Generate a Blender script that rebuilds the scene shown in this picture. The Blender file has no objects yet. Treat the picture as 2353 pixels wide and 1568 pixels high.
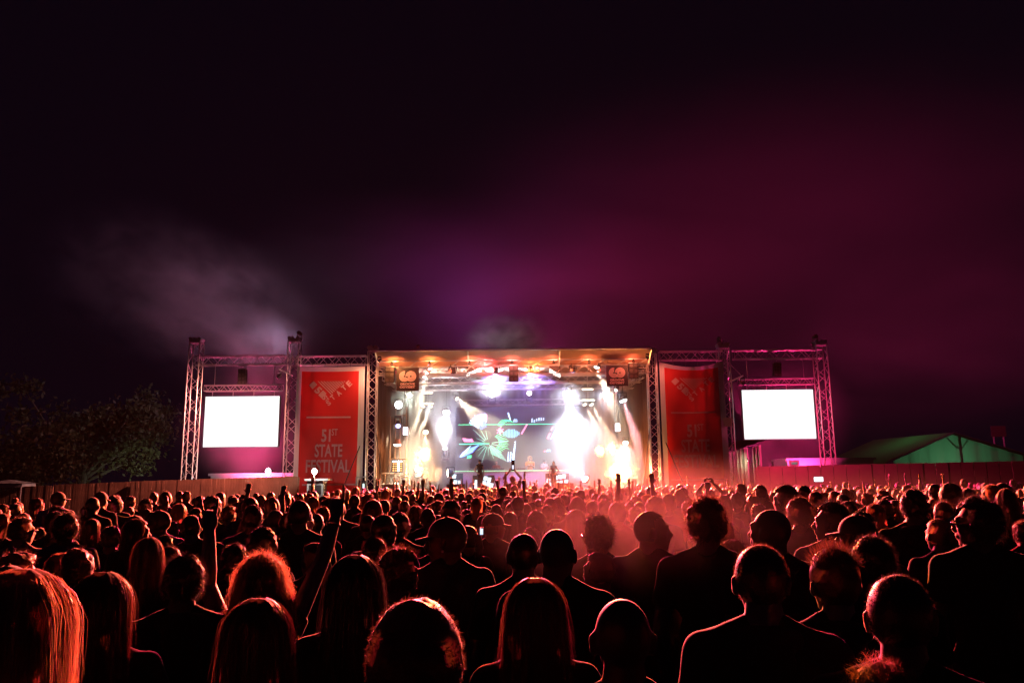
import bpy, bmesh, math, random
import numpy as np
from mathutils import Vector, Matrix, Euler, noise
random.seed(7)
SC = bpy.context.scene
COL = SC.collection
R = math.radians

# ------------------------------------------------------------------ camera
CAM_Z, LENS, PITCH, ROLL = 1.95, 28.0, 10.1, -0.57
cam_data = bpy.data.cameras.new("camera")
cam = bpy.data.objects.new("camera", cam_data)
COL.objects.link(cam)
cam_data.lens = LENS
cam_data.sensor_width = 36.0
cam_data.clip_start = 0.05
cam_data.clip_end = 3000
CAM_R = Matrix.Rotation(R(90 + PITCH), 3, 'X') @ Matrix.Rotation(R(ROLL), 3, 'Z')
cam.matrix_world = Matrix.Translation((0, 0, CAM_Z)) @ CAM_R.to_4x4()
SC.camera = cam
FPX = 2352 * LENS / 36.0
CAM_P = Vector((0, 0, CAM_Z))

def at(px, py, Y):
    """the point at distance Y down the field that is seen at (px, py) of a 2352 x 1568 picture"""
    d = CAM_R @ Vector(((px - 1176) / FPX, -(py - 784) / FPX, -1))
    return CAM_P + d * (Y / d.y)

def proj(p):
    v = CAM_R.transposed() @ (Vector(p) - CAM_P)
    return (1176 + FPX * v.x / -v.z, 784 - FPX * v.y / -v.z)

def z2(x, y): return ((860 + x / 3.92) / 1.048, (800 + y / 3.92) / 1.048)
def z3(x, y): return ((1220 + x / 3.92) / 1.048, (800 + y / 3.92) / 1.048)
def zs(x, y): return ((1080 + x / 6.533) / 1.048, (950 + y / 6.533) / 1.048)
def zr(x, y): return ((1540 + x / 3.92) / 1.048, (800 + y / 3.92) / 1.048)
def zl(x, y): return ((400 + x / 3.733) / 1.048, (780 + y / 3.733) / 1.048)

# ------------------------------------------------------------------ render, night sky
SC.view_settings.view_transform = 'Standard'
SC.view_settings.look = 'None'
SC.view_settings.exposure = 0
SC.view_settings.gamma = 1
cy = SC.cycles
cy.use_denoising = True
cy.max_bounces = 6
cy.diffuse_bounces = 0
cy.glossy_bounces = 2
cy.transmission_bounces = 4
cy.transparent_max_bounces = 8
cy.volume_bounces = 0
cy.sample_clamp_indirect = 3
cy.sample_clamp_direct = 0
cy.use_light_tree = True
cy.volume_step_rate = 1.0
cy.volume_max_steps = 128

W = bpy.data.worlds.new("World")
SC.world = W
W.use_nodes = True
wt = W.node_tree
bg = wt.nodes["Background"]
def wnode(t, **kw):
    n = wt.nodes.new(t)
    for k, v in kw.items(): setattr(n, k, v)
    return n
sky = wnode('ShaderNodeTexSky', sky_type='NISHITA', sun_disc=False, sun_elevation=R(-8), sun_rotation=R(200))
wt.links.new(sky.outputs['Color'], bg.inputs['Color'])
bg.inputs['Strength'].default_value = 0.05
night = wnode('ShaderNodeBackground'); night.inputs['Color'].default_value = (0.35, 0.26, 1.0, 1); night.inputs['Strength'].default_value = 0.0032
addw = wnode('ShaderNodeAddShader')
wt.links.new(bg.outputs[0], addw.inputs[0]); wt.links.new(night.outputs[0], addw.inputs[1])
wt.links.new(addw.outputs[0], wt.nodes['World Output'].inputs['Surface'])
# ------------------------------------------------------------------ materials
def new_mat(name):
    m = bpy.data.materials.new(name); m.use_nodes = True
    nt = m.node_tree
    return m, nt, nt.nodes["Principled BSDF"]

def pmat(name, col, rough=0.6, metal=0.0, var=0.0, scale=8.0, bump=0.0, spec=0.5, sheen=0.0, transl=0.0):
    m, nt, b = new_mat(name)
    b.inputs['Base Color'].default_value = (*col, 1)
    b.inputs['Roughness'].default_value = rough
    b.inputs['Metallic'].default_value = metal
    b.inputs['Specular IOR Level'].default_value = spec
    if sheen:
        b.inputs['Sheen Weight'].default_value = sheen
        b.inputs['Sheen Roughness'].default_value = 0.4
    if var or bump:
        tc = nt.nodes.new('ShaderNodeTexCoord')
        nz = nt.nodes.new('ShaderNodeTexNoise')
        nz.inputs['Scale'].default_value = scale; nz.inputs['Detail'].default_value = 5
        nt.links.new(tc.outputs['Object'], nz.inputs['Vector'])
        if var:
            mx = nt.nodes.new('ShaderNodeMix'); mx.data_type = 'RGBA'
            mx.inputs[6].default_value = (*[c * (1 - var) for c in col], 1)
            mx.inputs[7].default_value = (*[min(1, c * (1 + var)) for c in col], 1)
            nt.links.new(nz.outputs['Fac'], mx.inputs[0])
            nt.links.new(mx.outputs[2], b.inputs['Base Color'])
        if bump:
            bp = nt.nodes.new('ShaderNodeBump'); bp.inputs['Strength'].default_value = bump
            nt.links.new(nz.outputs['Fac'], bp.inputs['Height'])
            nt.links.new(bp.outputs['Normal'], b.inputs['Normal'])
    if transl:
        tr = nt.nodes.new('ShaderNodeBsdfTranslucent')
        tr.inputs['Color'].default_value = (*[min(1, c * 1.6) for c in col], 1)
        ms = nt.nodes.new('ShaderNodeMixShader'); ms.inputs[0].default_value = transl
        nt.links.new(b.outputs[0], ms.inputs[1]); nt.links.new(tr.outputs[0], ms.inputs[2])
        nt.links.new(ms.outputs[0], nt.nodes['Material Output'].inputs['Surface'])
    return m

def emat(name, col, strength):
    m = bpy.data.materials.new(name); m.use_nodes = True
    nt = m.node_tree; nt.nodes.clear()
    e = nt.nodes.new('ShaderNodeEmission'); o = nt.nodes.new('ShaderNodeOutputMaterial')
    e.inputs[0].default_value = (*col, 1); e.inputs[1].default_value = strength
    nt.links.new(e.outputs[0], o.inputs['Surface'])
    return m

# ------------------------------------------------------------------ objects
def tag(o, label=None, cat=None, group=None, kind=None):
    if label: o["label"] = label
    if cat: o["category"] = cat
    if group: o["group"] = group
    if kind: o["kind"] = kind
    return o

def empty(name, loc=(0, 0, 0), rz=0.0, label=None, cat=None, group=None):
    o = bpy.data.objects.new(name, None); COL.objects.link(o)
    o.location = loc; o.rotation_euler = (0, 0, rz); o.empty_display_size = 0.2
    return tag(o, label, cat, group)

def link(name, mesh, mat=None, parent=None, smooth=False):
    o = bpy.data.objects.new(name, mesh); COL.objects.link(o)
    if mat is not None: mesh.materials.append(mat)
    if smooth: mesh.shade_smooth()
    if parent is not None:
        o.parent = parent
    return o

class MB:
    """collects shapes (in world or local coordinates) and links them as one mesh"""
    def __init__(s): s.v = []; s.f = []; s.m = []; s.cur = 0
    def add(s, vs, fs):
        b = len(s.v)
        s.v.extend([tuple(v) for v in vs]); s.f.extend([tuple(i + b for i in f) for f in fs]); s.m.extend([s.cur] * len(fs))
        return s
    def box(s, c, h, M=None):
        c = Vector(c)
        vs = []
        for sx, sy, sz in ((-1,-1,-1),(1,-1,-1),(1,1,-1),(-1,1,-1),(-1,-1,1),(1,-1,1),(1,1,1),(-1,1,1)):
            p = Vector((sx*h[0], sy*h[1], sz*h[2]))
            if M is not None: p = M @ p
            vs.append(c + p)
        return s.add(vs, [(0,3,2,1),(4,5,6,7),(0,1,5,4),(1,2,6,5),(2,3,7,6),(3,0,4,7)])
    def bb(s, x0, x1, y0, y1, z0, z1):
        return s.box(((x0+x1)/2,(y0+y1)/2,(z0+z1)/2), (abs(x1-x0)/2,abs(y1-y0)/2,abs(z1-z0)/2))
    def tube(s, p0, p1, r0, r1=None, n=6, cap=True):
        p0 = Vector(p0); p1 = Vector(p1); r1 = r0 if r1 is None else r1
        d = (p1 - p0)
        if d.length < 1e-6: return s
        d.normalize()
        a = d.orthogonal().normalized(); b = d.cross(a)
        vs = []
        for p, r in ((p0, r0), (p1, r1)):
            for k in range(n):
                t = 2*math.pi*k/n
                vs.append(p + (a*math.cos(t) + b*math.sin(t))*r)
        fs = [(k, (k+1) % n, n+(k+1) % n, n+k) for k in range(n)]
        if cap: fs += [tuple(reversed(range(n))), tuple(range(n, 2*n))]
        return s.add(vs, fs)
    def path(s, pts, r, n=6):
        for a, b in zip(pts[:-1], pts[1:]): s.tube(a, b, r, r, n)
        return s
    def ball(s, c, r, u=10, w=7, M=None):
        c = Vector(c); r = (r, r, r) if not hasattr(r, '__len__') else r
        vs = []
        for j in range(1, w):
            ph = math.pi*j/w
            for i in range(u):
                th = 2*math.pi*i/u
                p = Vector((r[0]*math.sin(ph)*math.cos(th), r[1]*math.sin(ph)*math.sin(th), r[2]*math.cos(ph)))
                if M is not None: p = M @ p
                vs.append(c + p)
        top = Vector((0,0,r[2])); bot = Vector((0,0,-r[2]))
        if M is not None: top = M @ top; bot = M @ bot
        vs += [c + top, c + bot]
        fs = []
        for j in range(w-2):
            for i in range(u):
                a = j*u+i; b = j*u+(i+1) % u
                fs.append((a, a+u, b+u, b))
        t = (w-1)*u
        for i in range(u):
            fs.append((t, i, (i+1) % u)); fs.append((t+1, (w-2)*u+(i+1) % u, (w-2)*u+i))
        return s.add(vs, fs)
    def disc(s, c, nrm, r, th=0.01, n=20):
        nrm = Vector(nrm).normalized()
        return s.tube(Vector(c), Vector(c)+nrm*th, r, r, n)
    def quad(s, a, b, c, d): return s.add([a, b, c, d], [(0,1,2,3)])
    def slab(s, pts, off):
        """a flat polygon PTS given the thickness OFF"""
        n = len(pts); off = Vector(off)
        vs = [Vector(p) for p in pts] + [Vector(p)+off for p in pts]
        fs = [tuple(range(n)), tuple(reversed(range(n, 2*n)))]
        fs += [(i, n+i, n+(i+1) % n, (i+1) % n) for i in range(n)]
        return s.add(vs, fs)
    def mesh(s, name):
        me = bpy.data.meshes.new(name)
        me.from_pydata(s.v, [], s.f); me.update()
        return me
    def build(s, name, mat, parent=None, smooth=False):
        me = s.mesh(name)
        mats = mat if isinstance(mat, (list, tuple)) else [mat]
        bm = bmesh.new(); bm.from_mesh(me); bmesh.ops.recalc_face_normals(bm, faces=bm.faces); bm.to_mesh(me); bm.free()
        o = bpy.data.objects.new(name, me); COL.objects.link(o)
        for m in mats: me.materials.append(m)
        if len(mats) > 1: me.polygons.foreach_set('material_index', s.m)
        if smooth: me.shade_smooth()
        if parent is not None:
            o.parent = parent
            o.matrix_parent_inverse = parent_matrix(parent).inverted()
        return o

def parent_matrix(o):
    m = Matrix.LocRotScale(o.location, o.rotation_euler, o.scale)
    return (parent_matrix(o.parent) @ o.matrix_parent_inverse @ m) if o.parent else m

def truss(mb, p0, p1, w=0.5, h=0.5, side=Vector((0, 1, 0)), r=0.03, rd=0.018, step=None):
    """a box truss from P0 to P1: four chords laced on every face"""
    p0 = Vector(p0); p1 = Vector(p1)
    d = p1 - p0; L = d.length; d.normalize()
    a = side - d*side.dot(d); a.normalize(); b = d.cross(a)
    cs = [(a*w/2*i + b*h/2*j) for i, j in ((-1,-1),(1,-1),(1,1),(-1,1))]
    for c in cs: mb.tube(p0+c, p1+c, r, r, 6)
    step = step or (w+h)/2*0.95
    n = max(2, round(L/step))
    for q in range(4):
        c0, c1 = cs[q], cs[(q+1) % 4]
        for k in range(n):
            t0, t1 = L*k/n, L*(k+1)/n
            if k % 2 == 0: mb.tube(p0+d*t0+c0, p0+d*t1+c1, rd, rd, 4, False)
            else: mb.tube(p0+d*t0+c1, p0+d*t1+c0, rd, rd, 4, False)
    for t in (0, L):
        for q in range(4): mb.tube(p0+d*t+cs[q], p0+d*t+cs[(q+1) % 4], rd, rd, 4, False)

def text_mesh(txt, size, sx=1.0, bold=0.0, extrude=0.0):
    c = bpy.data.curves.new("lettering", 'FONT'); c.body = txt; c.size = size
    c.align_x = 'CENTER'; c.align_y = 'CENTER'; c.offset = bold; c.extrude = extrude; c.resolution_u = 3
    o = bpy.data.objects.new("lettering", c); COL.objects.link(o)
    dg = bpy.context.evaluated_depsgraph_get()
    me = bpy.data.meshes.new_from_object(o.evaluated_get(dg))
    bpy.data.objects.remove(o); bpy.data.curves.remove(c)
    v = np.empty(len(me.vertices)*3); me.vertices.foreach_get('co', v); v = v.reshape(-1, 3); v[:, 0] *= sx
    me.vertices.foreach_set('co', v.ravel()); me.update()
    return me

def facing(me, M):
    me.transform(M); me.update(); return me

def spot(name, p, aim, power, col, size, blend=0.5, radius=0.05, parent=None):
    l = bpy.data.lights.new(name, 'SPOT'); l.energy = power; l.color = col; l.spot_size = R(size); l.spot_blend = blend
    l.shadow_soft_size = radius
    o = bpy.data.objects.new(name, l); COL.objects.link(o)
    d = Vector(aim) - Vector(p)
    o.location = p; o.rotation_euler = d.to_track_quat('-Z', 'Y').to_euler()
    if parent is not None:
        o.parent = parent; o.matrix_parent_inverse = parent_matrix(parent).inverted()
    return o

def point(name, p, power, col, radius=0.05, parent=None):
    l = bpy.data.lights.new(name, 'POINT'); l.energy = power; l.color = col; l.shadow_soft_size = radius
    o = bpy.data.objects.new(name, l); COL.objects.link(o); o.location = p
    if parent is not None:
        o.parent = parent; o.matrix_parent_inverse = parent_matrix(parent).inverted()
    return o
# ------------------------------------------------------------------ palette
M_alu = pmat("truss_aluminium", (0.55, 0.55, 0.56), 0.42, 0.55, var=0.25, scale=3)
M_black = pmat("black_paint", (0.02, 0.02, 0.022), 0.55, var=0.3, scale=20)
M_cloth_black = pmat("black_drape", (0.012, 0.010, 0.012), 0.95, var=0.4, scale=3, spec=0.1)
M_canvas = pmat("roof_canvas", (0.46, 0.26, 0.18), 0.75, var=0.2, scale=1.2, bump=0.35, transl=0.06)
M_ban_white = pmat("banner_white", (0.40, 0.37, 0.36), 0.65, var=0.12, scale=1.5, bump=0.2, transl=0.3)
M_ban_red = pmat("banner_red", (0.36, 0.010, 0.008), 0.6, var=0.22, scale=1.1, bump=0.25, transl=0.3)
M_ban_ink = pmat("banner_lettering", (0.42, 0.21, 0.22), 0.65, var=0.25, scale=2.5)
M_sign_pink = pmat("sign_print", (0.85, 0.62, 0.70), 0.6)
M_speaker = pmat("speaker_grille", (0.018, 0.017, 0.017), 0.6, var=0.5, scale=60)
M_cone = pmat("speaker_cone", (0.05, 0.048, 0.05), 0.5)
M_steel = pmat("steel", (0.4, 0.4, 0.41), 0.35, 0.7)
M_deck = pmat("stage_deck", (0.05, 0.045, 0.045), 0.6, var=0.4, scale=2)
M_glass_dark = pmat("lens_dark", (0.02, 0.02, 0.03), 0.1)
M_wood_box = pmat("flight_case", (0.16, 0.07, 0.04), 0.6, var=0.3, scale=6)
E_white = emat("lens_white", (0.93, 0.96, 1), 14)
E_warm = emat("lens_warm", (1, 0.85, 0.6), 8)
E_pink = emat("lens_pink", (1, 0.75, 0.85), 8)
E_red = emat("lens_red", (1, 0.12, 0.05), 3)
E_screen = emat("screen_white", (0.96, 1.0, 0.98), 1.3)
E_blue = emat("lens_blue", (0.35, 0.55, 1.0), 4)

YF = 41.6

# ------------------------------------------------------------------ ground
def ground_mesh():
    m, nt, b = new_mat("trodden_grass")
    tc = nt.nodes.new('ShaderNodeTexCoord'); nz = nt.nodes.new('ShaderNodeTexNoise'); nz.inputs['Scale'].default_value = 0.6; nz.inputs['Detail'].default_value = 8
    cr = nt.nodes.new('ShaderNodeValToRGB')
    cr.color_ramp.elements[0].color = (0.035, 0.045, 0.015, 1); cr.color_ramp.elements[1].color = (0.075, 0.055, 0.035, 1)
    cr.color_ramp.elements[0].position = 0.35; cr.color_ramp.elements[1].position = 0.65
    nt.links.new(tc.outputs['Object'], nz.inputs['Vector']); nt.links.new(nz.outputs['Fac'], cr.inputs[0]); nt.links.new(cr.outputs[0], b.inputs['Base Color'])
    b.inputs['Roughness'].default_value = 0.95
    mb = MB(); n = 24; S = 1500
    xs = [math.copysign(abs(t)**2.2, t)*S for t in np.linspace(-1, 1, n)]
    vs = [(x, y+30, 0) for y in xs for x in xs]
    fs = [(j*n+i, j*n+i+1, (j+1)*n+i+1, (j+1)*n+i) for j in range(n-1) for i in range(n-1)]
    mb.add(vs, fs)
    return mb, m
mb, m = ground_mesh()
tag(mb.build("ground", m), kind="structure")

# ------------------------------------------------------------------ wing towers and trusses
def tower(px, py_top, py_cap, Y, label, w=0.56, cap=True, px_ref=None):
    x = at(px, 1000, Y).x; zt = at(px, py_cap, Y).z
    root = empty("truss_tower", (x, Y, 0), 0, label, "truss tower", "truss towers of the stage")
    mb = MB(); truss(mb, (x, Y, 0.12), (x, Y, zt-0.25), w, w, r=0.032, rd=0.016)
    mb.build("mast", M_alu, root)
    mb = MB(); mb.bb(x-w*0.9, x+w*0.9, Y-w*0.9, Y+w*0.9, 0.0, 0.1); 
    mb.build("base_plate", M_steel, root)
    for sx in (-1, 1):
        mb = MB(); mb.tube((x+sx*w*0.5, Y, 1.9), (x+sx*1.25, Y-0.4, 0.1), 0.03, n=6); mb.tube((x+sx*w*0.5, Y, 0.9), (x+sx*0.8, Y-0.2, 0.9), 0.02, n=6)
        mb.build("outrigger", M_alu, root)
    if cap:
        mb = MB(); s = w*0.5
        mb.bb(x-s, x+s, Y-s, Y+s, zt-0.22, zt-0.05)
        for sx in (-1, 1): mb.tube((x+sx*s*0.8, Y-s*1.05, zt-0.05), (x+sx*s*0.8, Y+s*1.05, zt-0.05), 0.10, n=12); mb.ball((x+sx*s*0.5, Y, zt+0.02), 0.09)
        mb.tube((x, Y-s*1.3, zt-0.12), (x, Y-s*1.3, zt-1.3), 0.015, n=5)
        mb.build("top_pulley", M_steel, root)
    return root, x, zt
ta, XA, ZA = tower(439, 818, 778, YF, "outermost tall truss tower beside the screen on the fence side")
tb, XB, ZB = tower(669, 818, 776, YF, "tall truss tower between the fence-side screen and flat banner, crossed by smoke")
tc_, XC, ZC = tower(853, 800, 797, YF-0.05, "orange-lit truss leg of the stage roof beside the flat banner", 0.46)
td, XD, ZD = tower(1503, 800, 803, YF-0.05, "orange-lit truss leg of the stage roof beside the sagging banner", 0.46)
te, XE, ZE = tower(1671, 806, 790, YF, "dim truss tower between the sagging banner and the red-wall screen")
tf, XF, ZF = tower(1898, 806, 784, YF, "outermost truss tower of the magenta wing, pale rounded head")

def beam(px0, px1, pyc0, pyc1, Y, label, h=0.46):
    p0 = at(px0, pyc0, Y); p1 = at(px1, pyc1, Y)
    z = (p0.z+p1.z)/2; p0.z = p1.z = z
    mb = MB(); truss(mb, p0, p1, 0.42, h, r=0.03, rd=0.017, step=0.42)
    o = mb.build("truss_beam", M_alu)
    return tag(o, label, "truss beam", "truss beams of the stage"), p0, p1
_, b0, b1 = beam(452, 657, 828, 828, YF, "horizontal truss above the white screen beside the wooden fence")
_, c0, c1 = beam(682, 842, 828, 828, YF, "horizontal truss over the flat hung red banner, next to the stage roof")
_, d0, d1 = beam(1514, 1658, 818, 816, YF, "dark horizontal truss over the sagging red banner")
_, e0, e1 = beam(1684, 1886, 815, 813, YF, "dim magenta horizontal truss above the white screen over the red wall")

# screens hung under the wing trusses
def led_screen(corners, Y, label, ztop, hang):
    (xa, ya), (xb, yb), (xc, yc), (xd, yd) = corners
    p = [at(*c, Y) for c in corners]
    x0 = (p[0].x+p[3].x)/2; x1 = (p[1].x+p[2].x)/2; z1 = (p[0].z+p[1].z)/2; z0 = (p[2].z+p[3].z)/2
    root = empty("led_screen", ((x0+x1)/2, Y, z0), 0, label, "video screen", "video screens of the stage wings")
    mb = MB(); mb.bb(x0-0.03, x1+0.03, Y+0.02, Y+0.22, z0-0.03, z1+0.03); mb.build("cabinet", M_black, root)
    mb = MB(); mb.bb(x0, x1, Y-0.004, Y+0.015, z0, z1); mb.build("display", E_screen, root)
    mb = MB(); truss(mb, (x0-0.1, Y+0.1, z1+0.45), (x1+0.1, Y+0.1, z1+0.45), 0.3, 0.3, r=0.025, rd=0.013); mb.build("hanging_bar", M_alu, root)
    for t in (0.08, 0.36, 0.64, 0.92):
        x = x0+(x1-x0)*t
        mb = MB(); mb.tube((x, Y+0.1, z1+0.3), (x, Y+0.1, z1+0.02), 0.02, n=5); mb.build("hanger", M_steel, root)
    for t in (0.1, 0.9):
        x = x0+(x1-x0)*t
        mb = MB(); mb.tube((x, Y+0.1, z1+0.6), (x, Y+0.1, ztop-0.2), 0.012, n=5); mb.build("cable", M_steel, root)
    return root, x0, x1, z0, z1
ls, LSX0, LSX1, LSZ0, LSZ1 = led_screen([(472, 910), (642, 910), (637.5, 1025.5), (466.5, 1025.5)], YF+0.3, "blank white video screen hanging above the wooden plank fence", b0.z, 0)
rs, RSX0, RSX1, RSZ0, RSZ1 = led_screen([zr(962, 545), zr(1634, 536), zr(1664, 998), zr(990, 1008)], YF+0.3, "blank white video screen hanging above the red wall near the marquee", e0.z, 0)

# small delay speakers flown above the screens
def line_array(px, py0, py1, Y, w, n, label, ztop, grp="flown loudspeakers", mat=M_speaker):
    c0_ = at(px, py0, Y); c1_ = at(px, py1, Y); x = (c0_.x+c1_.x)/2
    z1 = c0_.z; z0 = c1_.z; h = (z1-z0)/n
    root = empty("line_array_speaker", (x, Y, z0), 0, label, "loudspeaker", grp)
    for k in range(n):
        za = z1-h*(k+1)
        mb = MB(); t = 0.07*k*h
        M = Matrix.Rotation(R(2.5*k), 3, 'X')
        mb.box((x, Y+t, za+h/2), (w/2, 0.18, h/2-0.008), M)
        cb = mb.build("cabinet", mat, root)
        mb = MB()
        for sx in (-1, 1): mb.disc(Vector((x+sx*w*0.24, Y+t, za+h/2)) + M @ Vector((0, -0.183, 0)), M @ Vector((0, -1, 0)), min(h, w/2)*0.36, 0.004, 12)
        mb.build("cone", M_cone, cb)
    mb = MB(); mb.bb(x-w/2, x+w/2, Y-0.05, Y+0.05, z1+0.0, z1+0.05); mb.tube((x, Y, z1+0.05), (x, Y, ztop), 0.015, n=5); mb.build("rigging", M_steel, root)
    return root
line_array(557, 848, 882, YF+0.15, 0.40, 4, "small dark line array hanging over the screen beside the wooden fence", b0.z-0.25)
line_array(zr(1295, 280)[0], 834, 864, YF+0.15, 0.36, 4, "faint magenta line array hanging over the screen above the red wall", e0.z-0.25)

# ------------------------------------------------------------------ banners
def fit_text(txt, w, h, bold=0.0):
    me = text_mesh(txt, 1.0, 1.0, bold)
    v = np.empty(len(me.vertices)*3); me.vertices.foreach_get('co', v); v = v.reshape(-1, 3)
    mn, mx = v.min(0), v.max(0)
    v[:, 0] = (v[:, 0]-(mn[0]+mx[0])/2)*w/(mx[0]-mn[0]); v[:, 1] = (v[:, 1]-(mn[1]+mx[1])/2)*h/(mx[1]-mn[1])
    fs = [tuple(p.vertices) for p in me.polygons]
    bpy.data.meshes.remove(me)
    return v, fs

def banner(x0, x1, ztop, zbot, Y, label, seed, sag, wave):
    Wd = x1-x0; H = ztop-zbot; cx = (x0+x1)/2
    root = empty("banner", (cx, Y, zbot), 0, label, "banner", "red festival banners")
    def disp(u, v):
        s = math.sin
        y = wave*(0.5*s(2.1*u+seed)+0.4*s(1.3*u-0.5*v+2*seed)+0.25*s(3.7*u+0.9*v)) * min(1, 0.25+v/2)
        y += 0.10*sag*math.exp(-((v-0.5)/0.6)**2)*math.cos(u*math.pi/Wd)*-1
        dz = -sag*0.30*max(0, math.cos(u*math.pi/Wd))*math.exp(-v/0.9)
        return y, dz
    def P(u, v, off=0.0):
        y, dz = disp(u, v)
        return (cx+u, Y+y-off, ztop-v+dz)
    us = sorted(set([-Wd/2, -Wd/2+0.25, Wd/2-0.31, Wd/2] + list(np.linspace(-Wd/2+0.34, Wd/2-0.34, 20))))
    vs_ = sorted(set([0, 0.12, 0.25] + list(np.linspace(0.34, H, 44))))
    mb = MB(); vv = [P(u, v) for v in vs_ for u in us]; nu = len(us)
    for j in range(len(vs_)-1):
        for i in range(nu-1):
            white = us[i+1] <= -Wd/2+0.26 or us[i] >= Wd/2-0.32 or vs_[j+1] <= 0.26
            mb.f.append((j*nu+i, (j+1)*nu+i, (j+1)*nu+i+1, j*nu+i+1)); mb.m.append(0 if white else 1)
    mb.v = vv
    mb.build("fabric", [M_ban_white, M_ban_red], root, smooth=True)
    def put(name, verts, faces):
        m2 = MB(); m2.add([P(a, b, 0.022) for a, b in verts], faces); m2.build(name, M_ban_ink, root)
    def bar(u0, u1, v0, v1, n=16):
        vv = []; ff = []
        for k in range(n+1):
            u = u0+(u1-u0)*k/n; vv += [(u, v0), (u, v1)]
        for k in range(n): ff.append((2*k, 2*k+1, 2*k+3, 2*k+2))
        return vv, ff
    k = 0.00414
    put("rule", *bar(-1.18, 1.08, 2.62, 2.70))
    put("rule", *bar(-1.30, 1.45, 6.05, 6.13))
    for txt, x, y, w, h, b in (("51", 428-465, 890, 112, 158, .03), ("ST", 533-465, 848, 74, 84, .012), ("STATE", 0, 1075, 340, 160, .022), ("FESTIVAL", 0, 1265, 548, 160, .022)):
        v, fs = fit_text(txt, w*k, h*k, b)
        put("lettering", [(p[0]+x*k, (y-20)*k-p[1]) for p in v], fs)
    # the V of hatching and slanted letters above the rule
    def L(x, y): return ((x-503)*k, (y-20)*k)
    put("emblem", [L(235, 258), L(292, 205), L(338, 250), L(282, 308)], [(0, 1, 2, 3)])
    hv = []; hf = []
    for i in range(10):
        xa = 338+i*36
        if xa > 690: break
        # strokes run down to the right from the top edge and stop on the rising arm of the V
        t = (690-xa)/2.05
        b = len(hv); hv += [L(xa, 206), L(xa+17, 206), L(xa+17+t-6, 206+t*0.98-6), L(xa+t, 206+t*0.98)]; hf.append((b, b+1, b+2, b+3))
    put("hatching", hv, hf)
    for ch, x, y, s, ang in (("5", 352, 322, 92, 43), ("1", 405, 372, 84, 43), ("S", 432, 412, 66, 43), ("T", 462, 440, 50, 43), ("S", 482, 482, 66, -42), ("T", 532, 412, 66, -42), ("A", 606, 358, 72, -42), ("T", 670, 290, 70, -42), ("E", 735, 240, 74, -42)):
        v, fs = fit_text(ch, s*0.72*k, s*k, 0.045)
        a = R(ang); ux, vy = L(x, y)
        put("lettering", [(ux+p[0]*math.cos(a)+p[1]*math.sin(a), vy+p[0]*math.sin(a)-p[1]*math.cos(a)) for p in v], fs)
    mb = MB()
    for i in range(6):
        u = -Wd/2+0.1+i*(Wd-0.2)/5; q = Vector(P(u, 0.02))
        mb.tube(q, (q.x, YF-0.2, ztop+0.28), 0.012, n=5)
    mb.build("tie", M_black, root)
    return root
zt = at(760, 841, YF-0.35).z; zb = 1.3
banner(at(683, 841, YF-0.35).x, at(838.5, 841, YF-0.35).x, zt, zb, YF-0.35, "flat red banner, crisp white hem, words 51ST STATE FESTIVAL, beside the fence", 0.6, 0.12, 0.05)
zt2 = at(1590, 830, YF-0.35).z
banner(at(1514, 835, YF-0.35).x, at(1662, 835, YF-0.35).x, zt2, zb, YF-0.35, "darker red banner with sagging folded top edge and faded emblem", 2.9, 1.0, 0.13)

# ------------------------------------------------------------------ stage
SX0 = at(866, 1000, YF).x; SX1 = at(1494, 1000, YF).x
FLOOR = 1.65
ZR = (at(1176, 837, YF).z)
stage = empty("stage", (0, 46, 0), 0, "big open festival stage with an orange-lit canopy, smoke and lamps inside", "stage")
mb = MB(); mb.bb(SX0-0.3, SX1+0.3, YF+0.4, 53, FLOOR-0.12, FLOOR); mb.build("deck", M_deck, stage)
mb = MB()
for i in range(9):
    for j in range(4):
        x = SX0+(SX1-SX0)*i/8; y = YF+0.6+j*3.7
        mb.tube((x, y, 0), (x, y, FLOOR-0.12), 0.04, n=6)
mb.build("deck_legs", M_steel, stage)
mb = MB(); mb.bb(SX0-0.3, SX1+0.3, YF+0.36, YF+0.39, 0.05, FLOOR-0.13); mb.build("skirt", M_cloth_black, stage)
# roof canvas: pleated sheet over the deck and a lip that leans out over the front
def pleated(x0, x1, pA, pB, n, amp, nv=2):
    mb = MB(); vs = []; fs = []
    for i in range(n+1):
        x = x0+(x1-x0)*i/n
        for j in range(nv):
            t = j/(nv-1)
            vs.append((x, pA[0]+(pB[0]-pA[0])*t, pA[1]+(pB[1]-pA[1])*t + amp*math.sin(i*1.9)*math.sin(math.pi*t) - 0.04*abs(math.sin(i*0.55))))
    for i in range(n):
        for j in range(nv-1): fs.append((i*nv+j, (i+1)*nv+j, (i+1)*nv+j+1, i*nv+j+1))
    return mb.add(vs, fs)
LIPY = YF-1.3
zlip0 = at(862, 807, LIPY).z; zlip1 = at(1495, 801, LIPY).z; zlip = (zlip0+zlip1)/2
LX0 = at(862, 806, LIPY).x; LX1 = at(1496, 801, LIPY).x
pleated(LX0, LX1, (YF+0.05, ZR), (LIPY, zlip), 60, 0.02, 5).build("canopy_lip", M_canvas, stage, smooth=True)
pleated(SX0-0.2, SX1+0.2, (YF+0.06, ZR+0.03), (53, ZR+0.9), 60, 0.03, 8).build("roof_canvas", M_canvas, stage, smooth=True)
mb = MB(); mb.tube((LX0, LIPY, zlip+0.03), (LX1, LIPY, zlip+0.03), 0.05, n=8); mb.build("lip_tube", M_alu, stage)
mb = MB(); zz = (ZR+zlip)/2-0.08; yy = (YF+LIPY)/2
mb.tube((LX0, yy, zz-0.06), (LX1, yy, zz-0.06), 0.035, n=8); mb.build("lip_tube", M_alu, stage)
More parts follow.
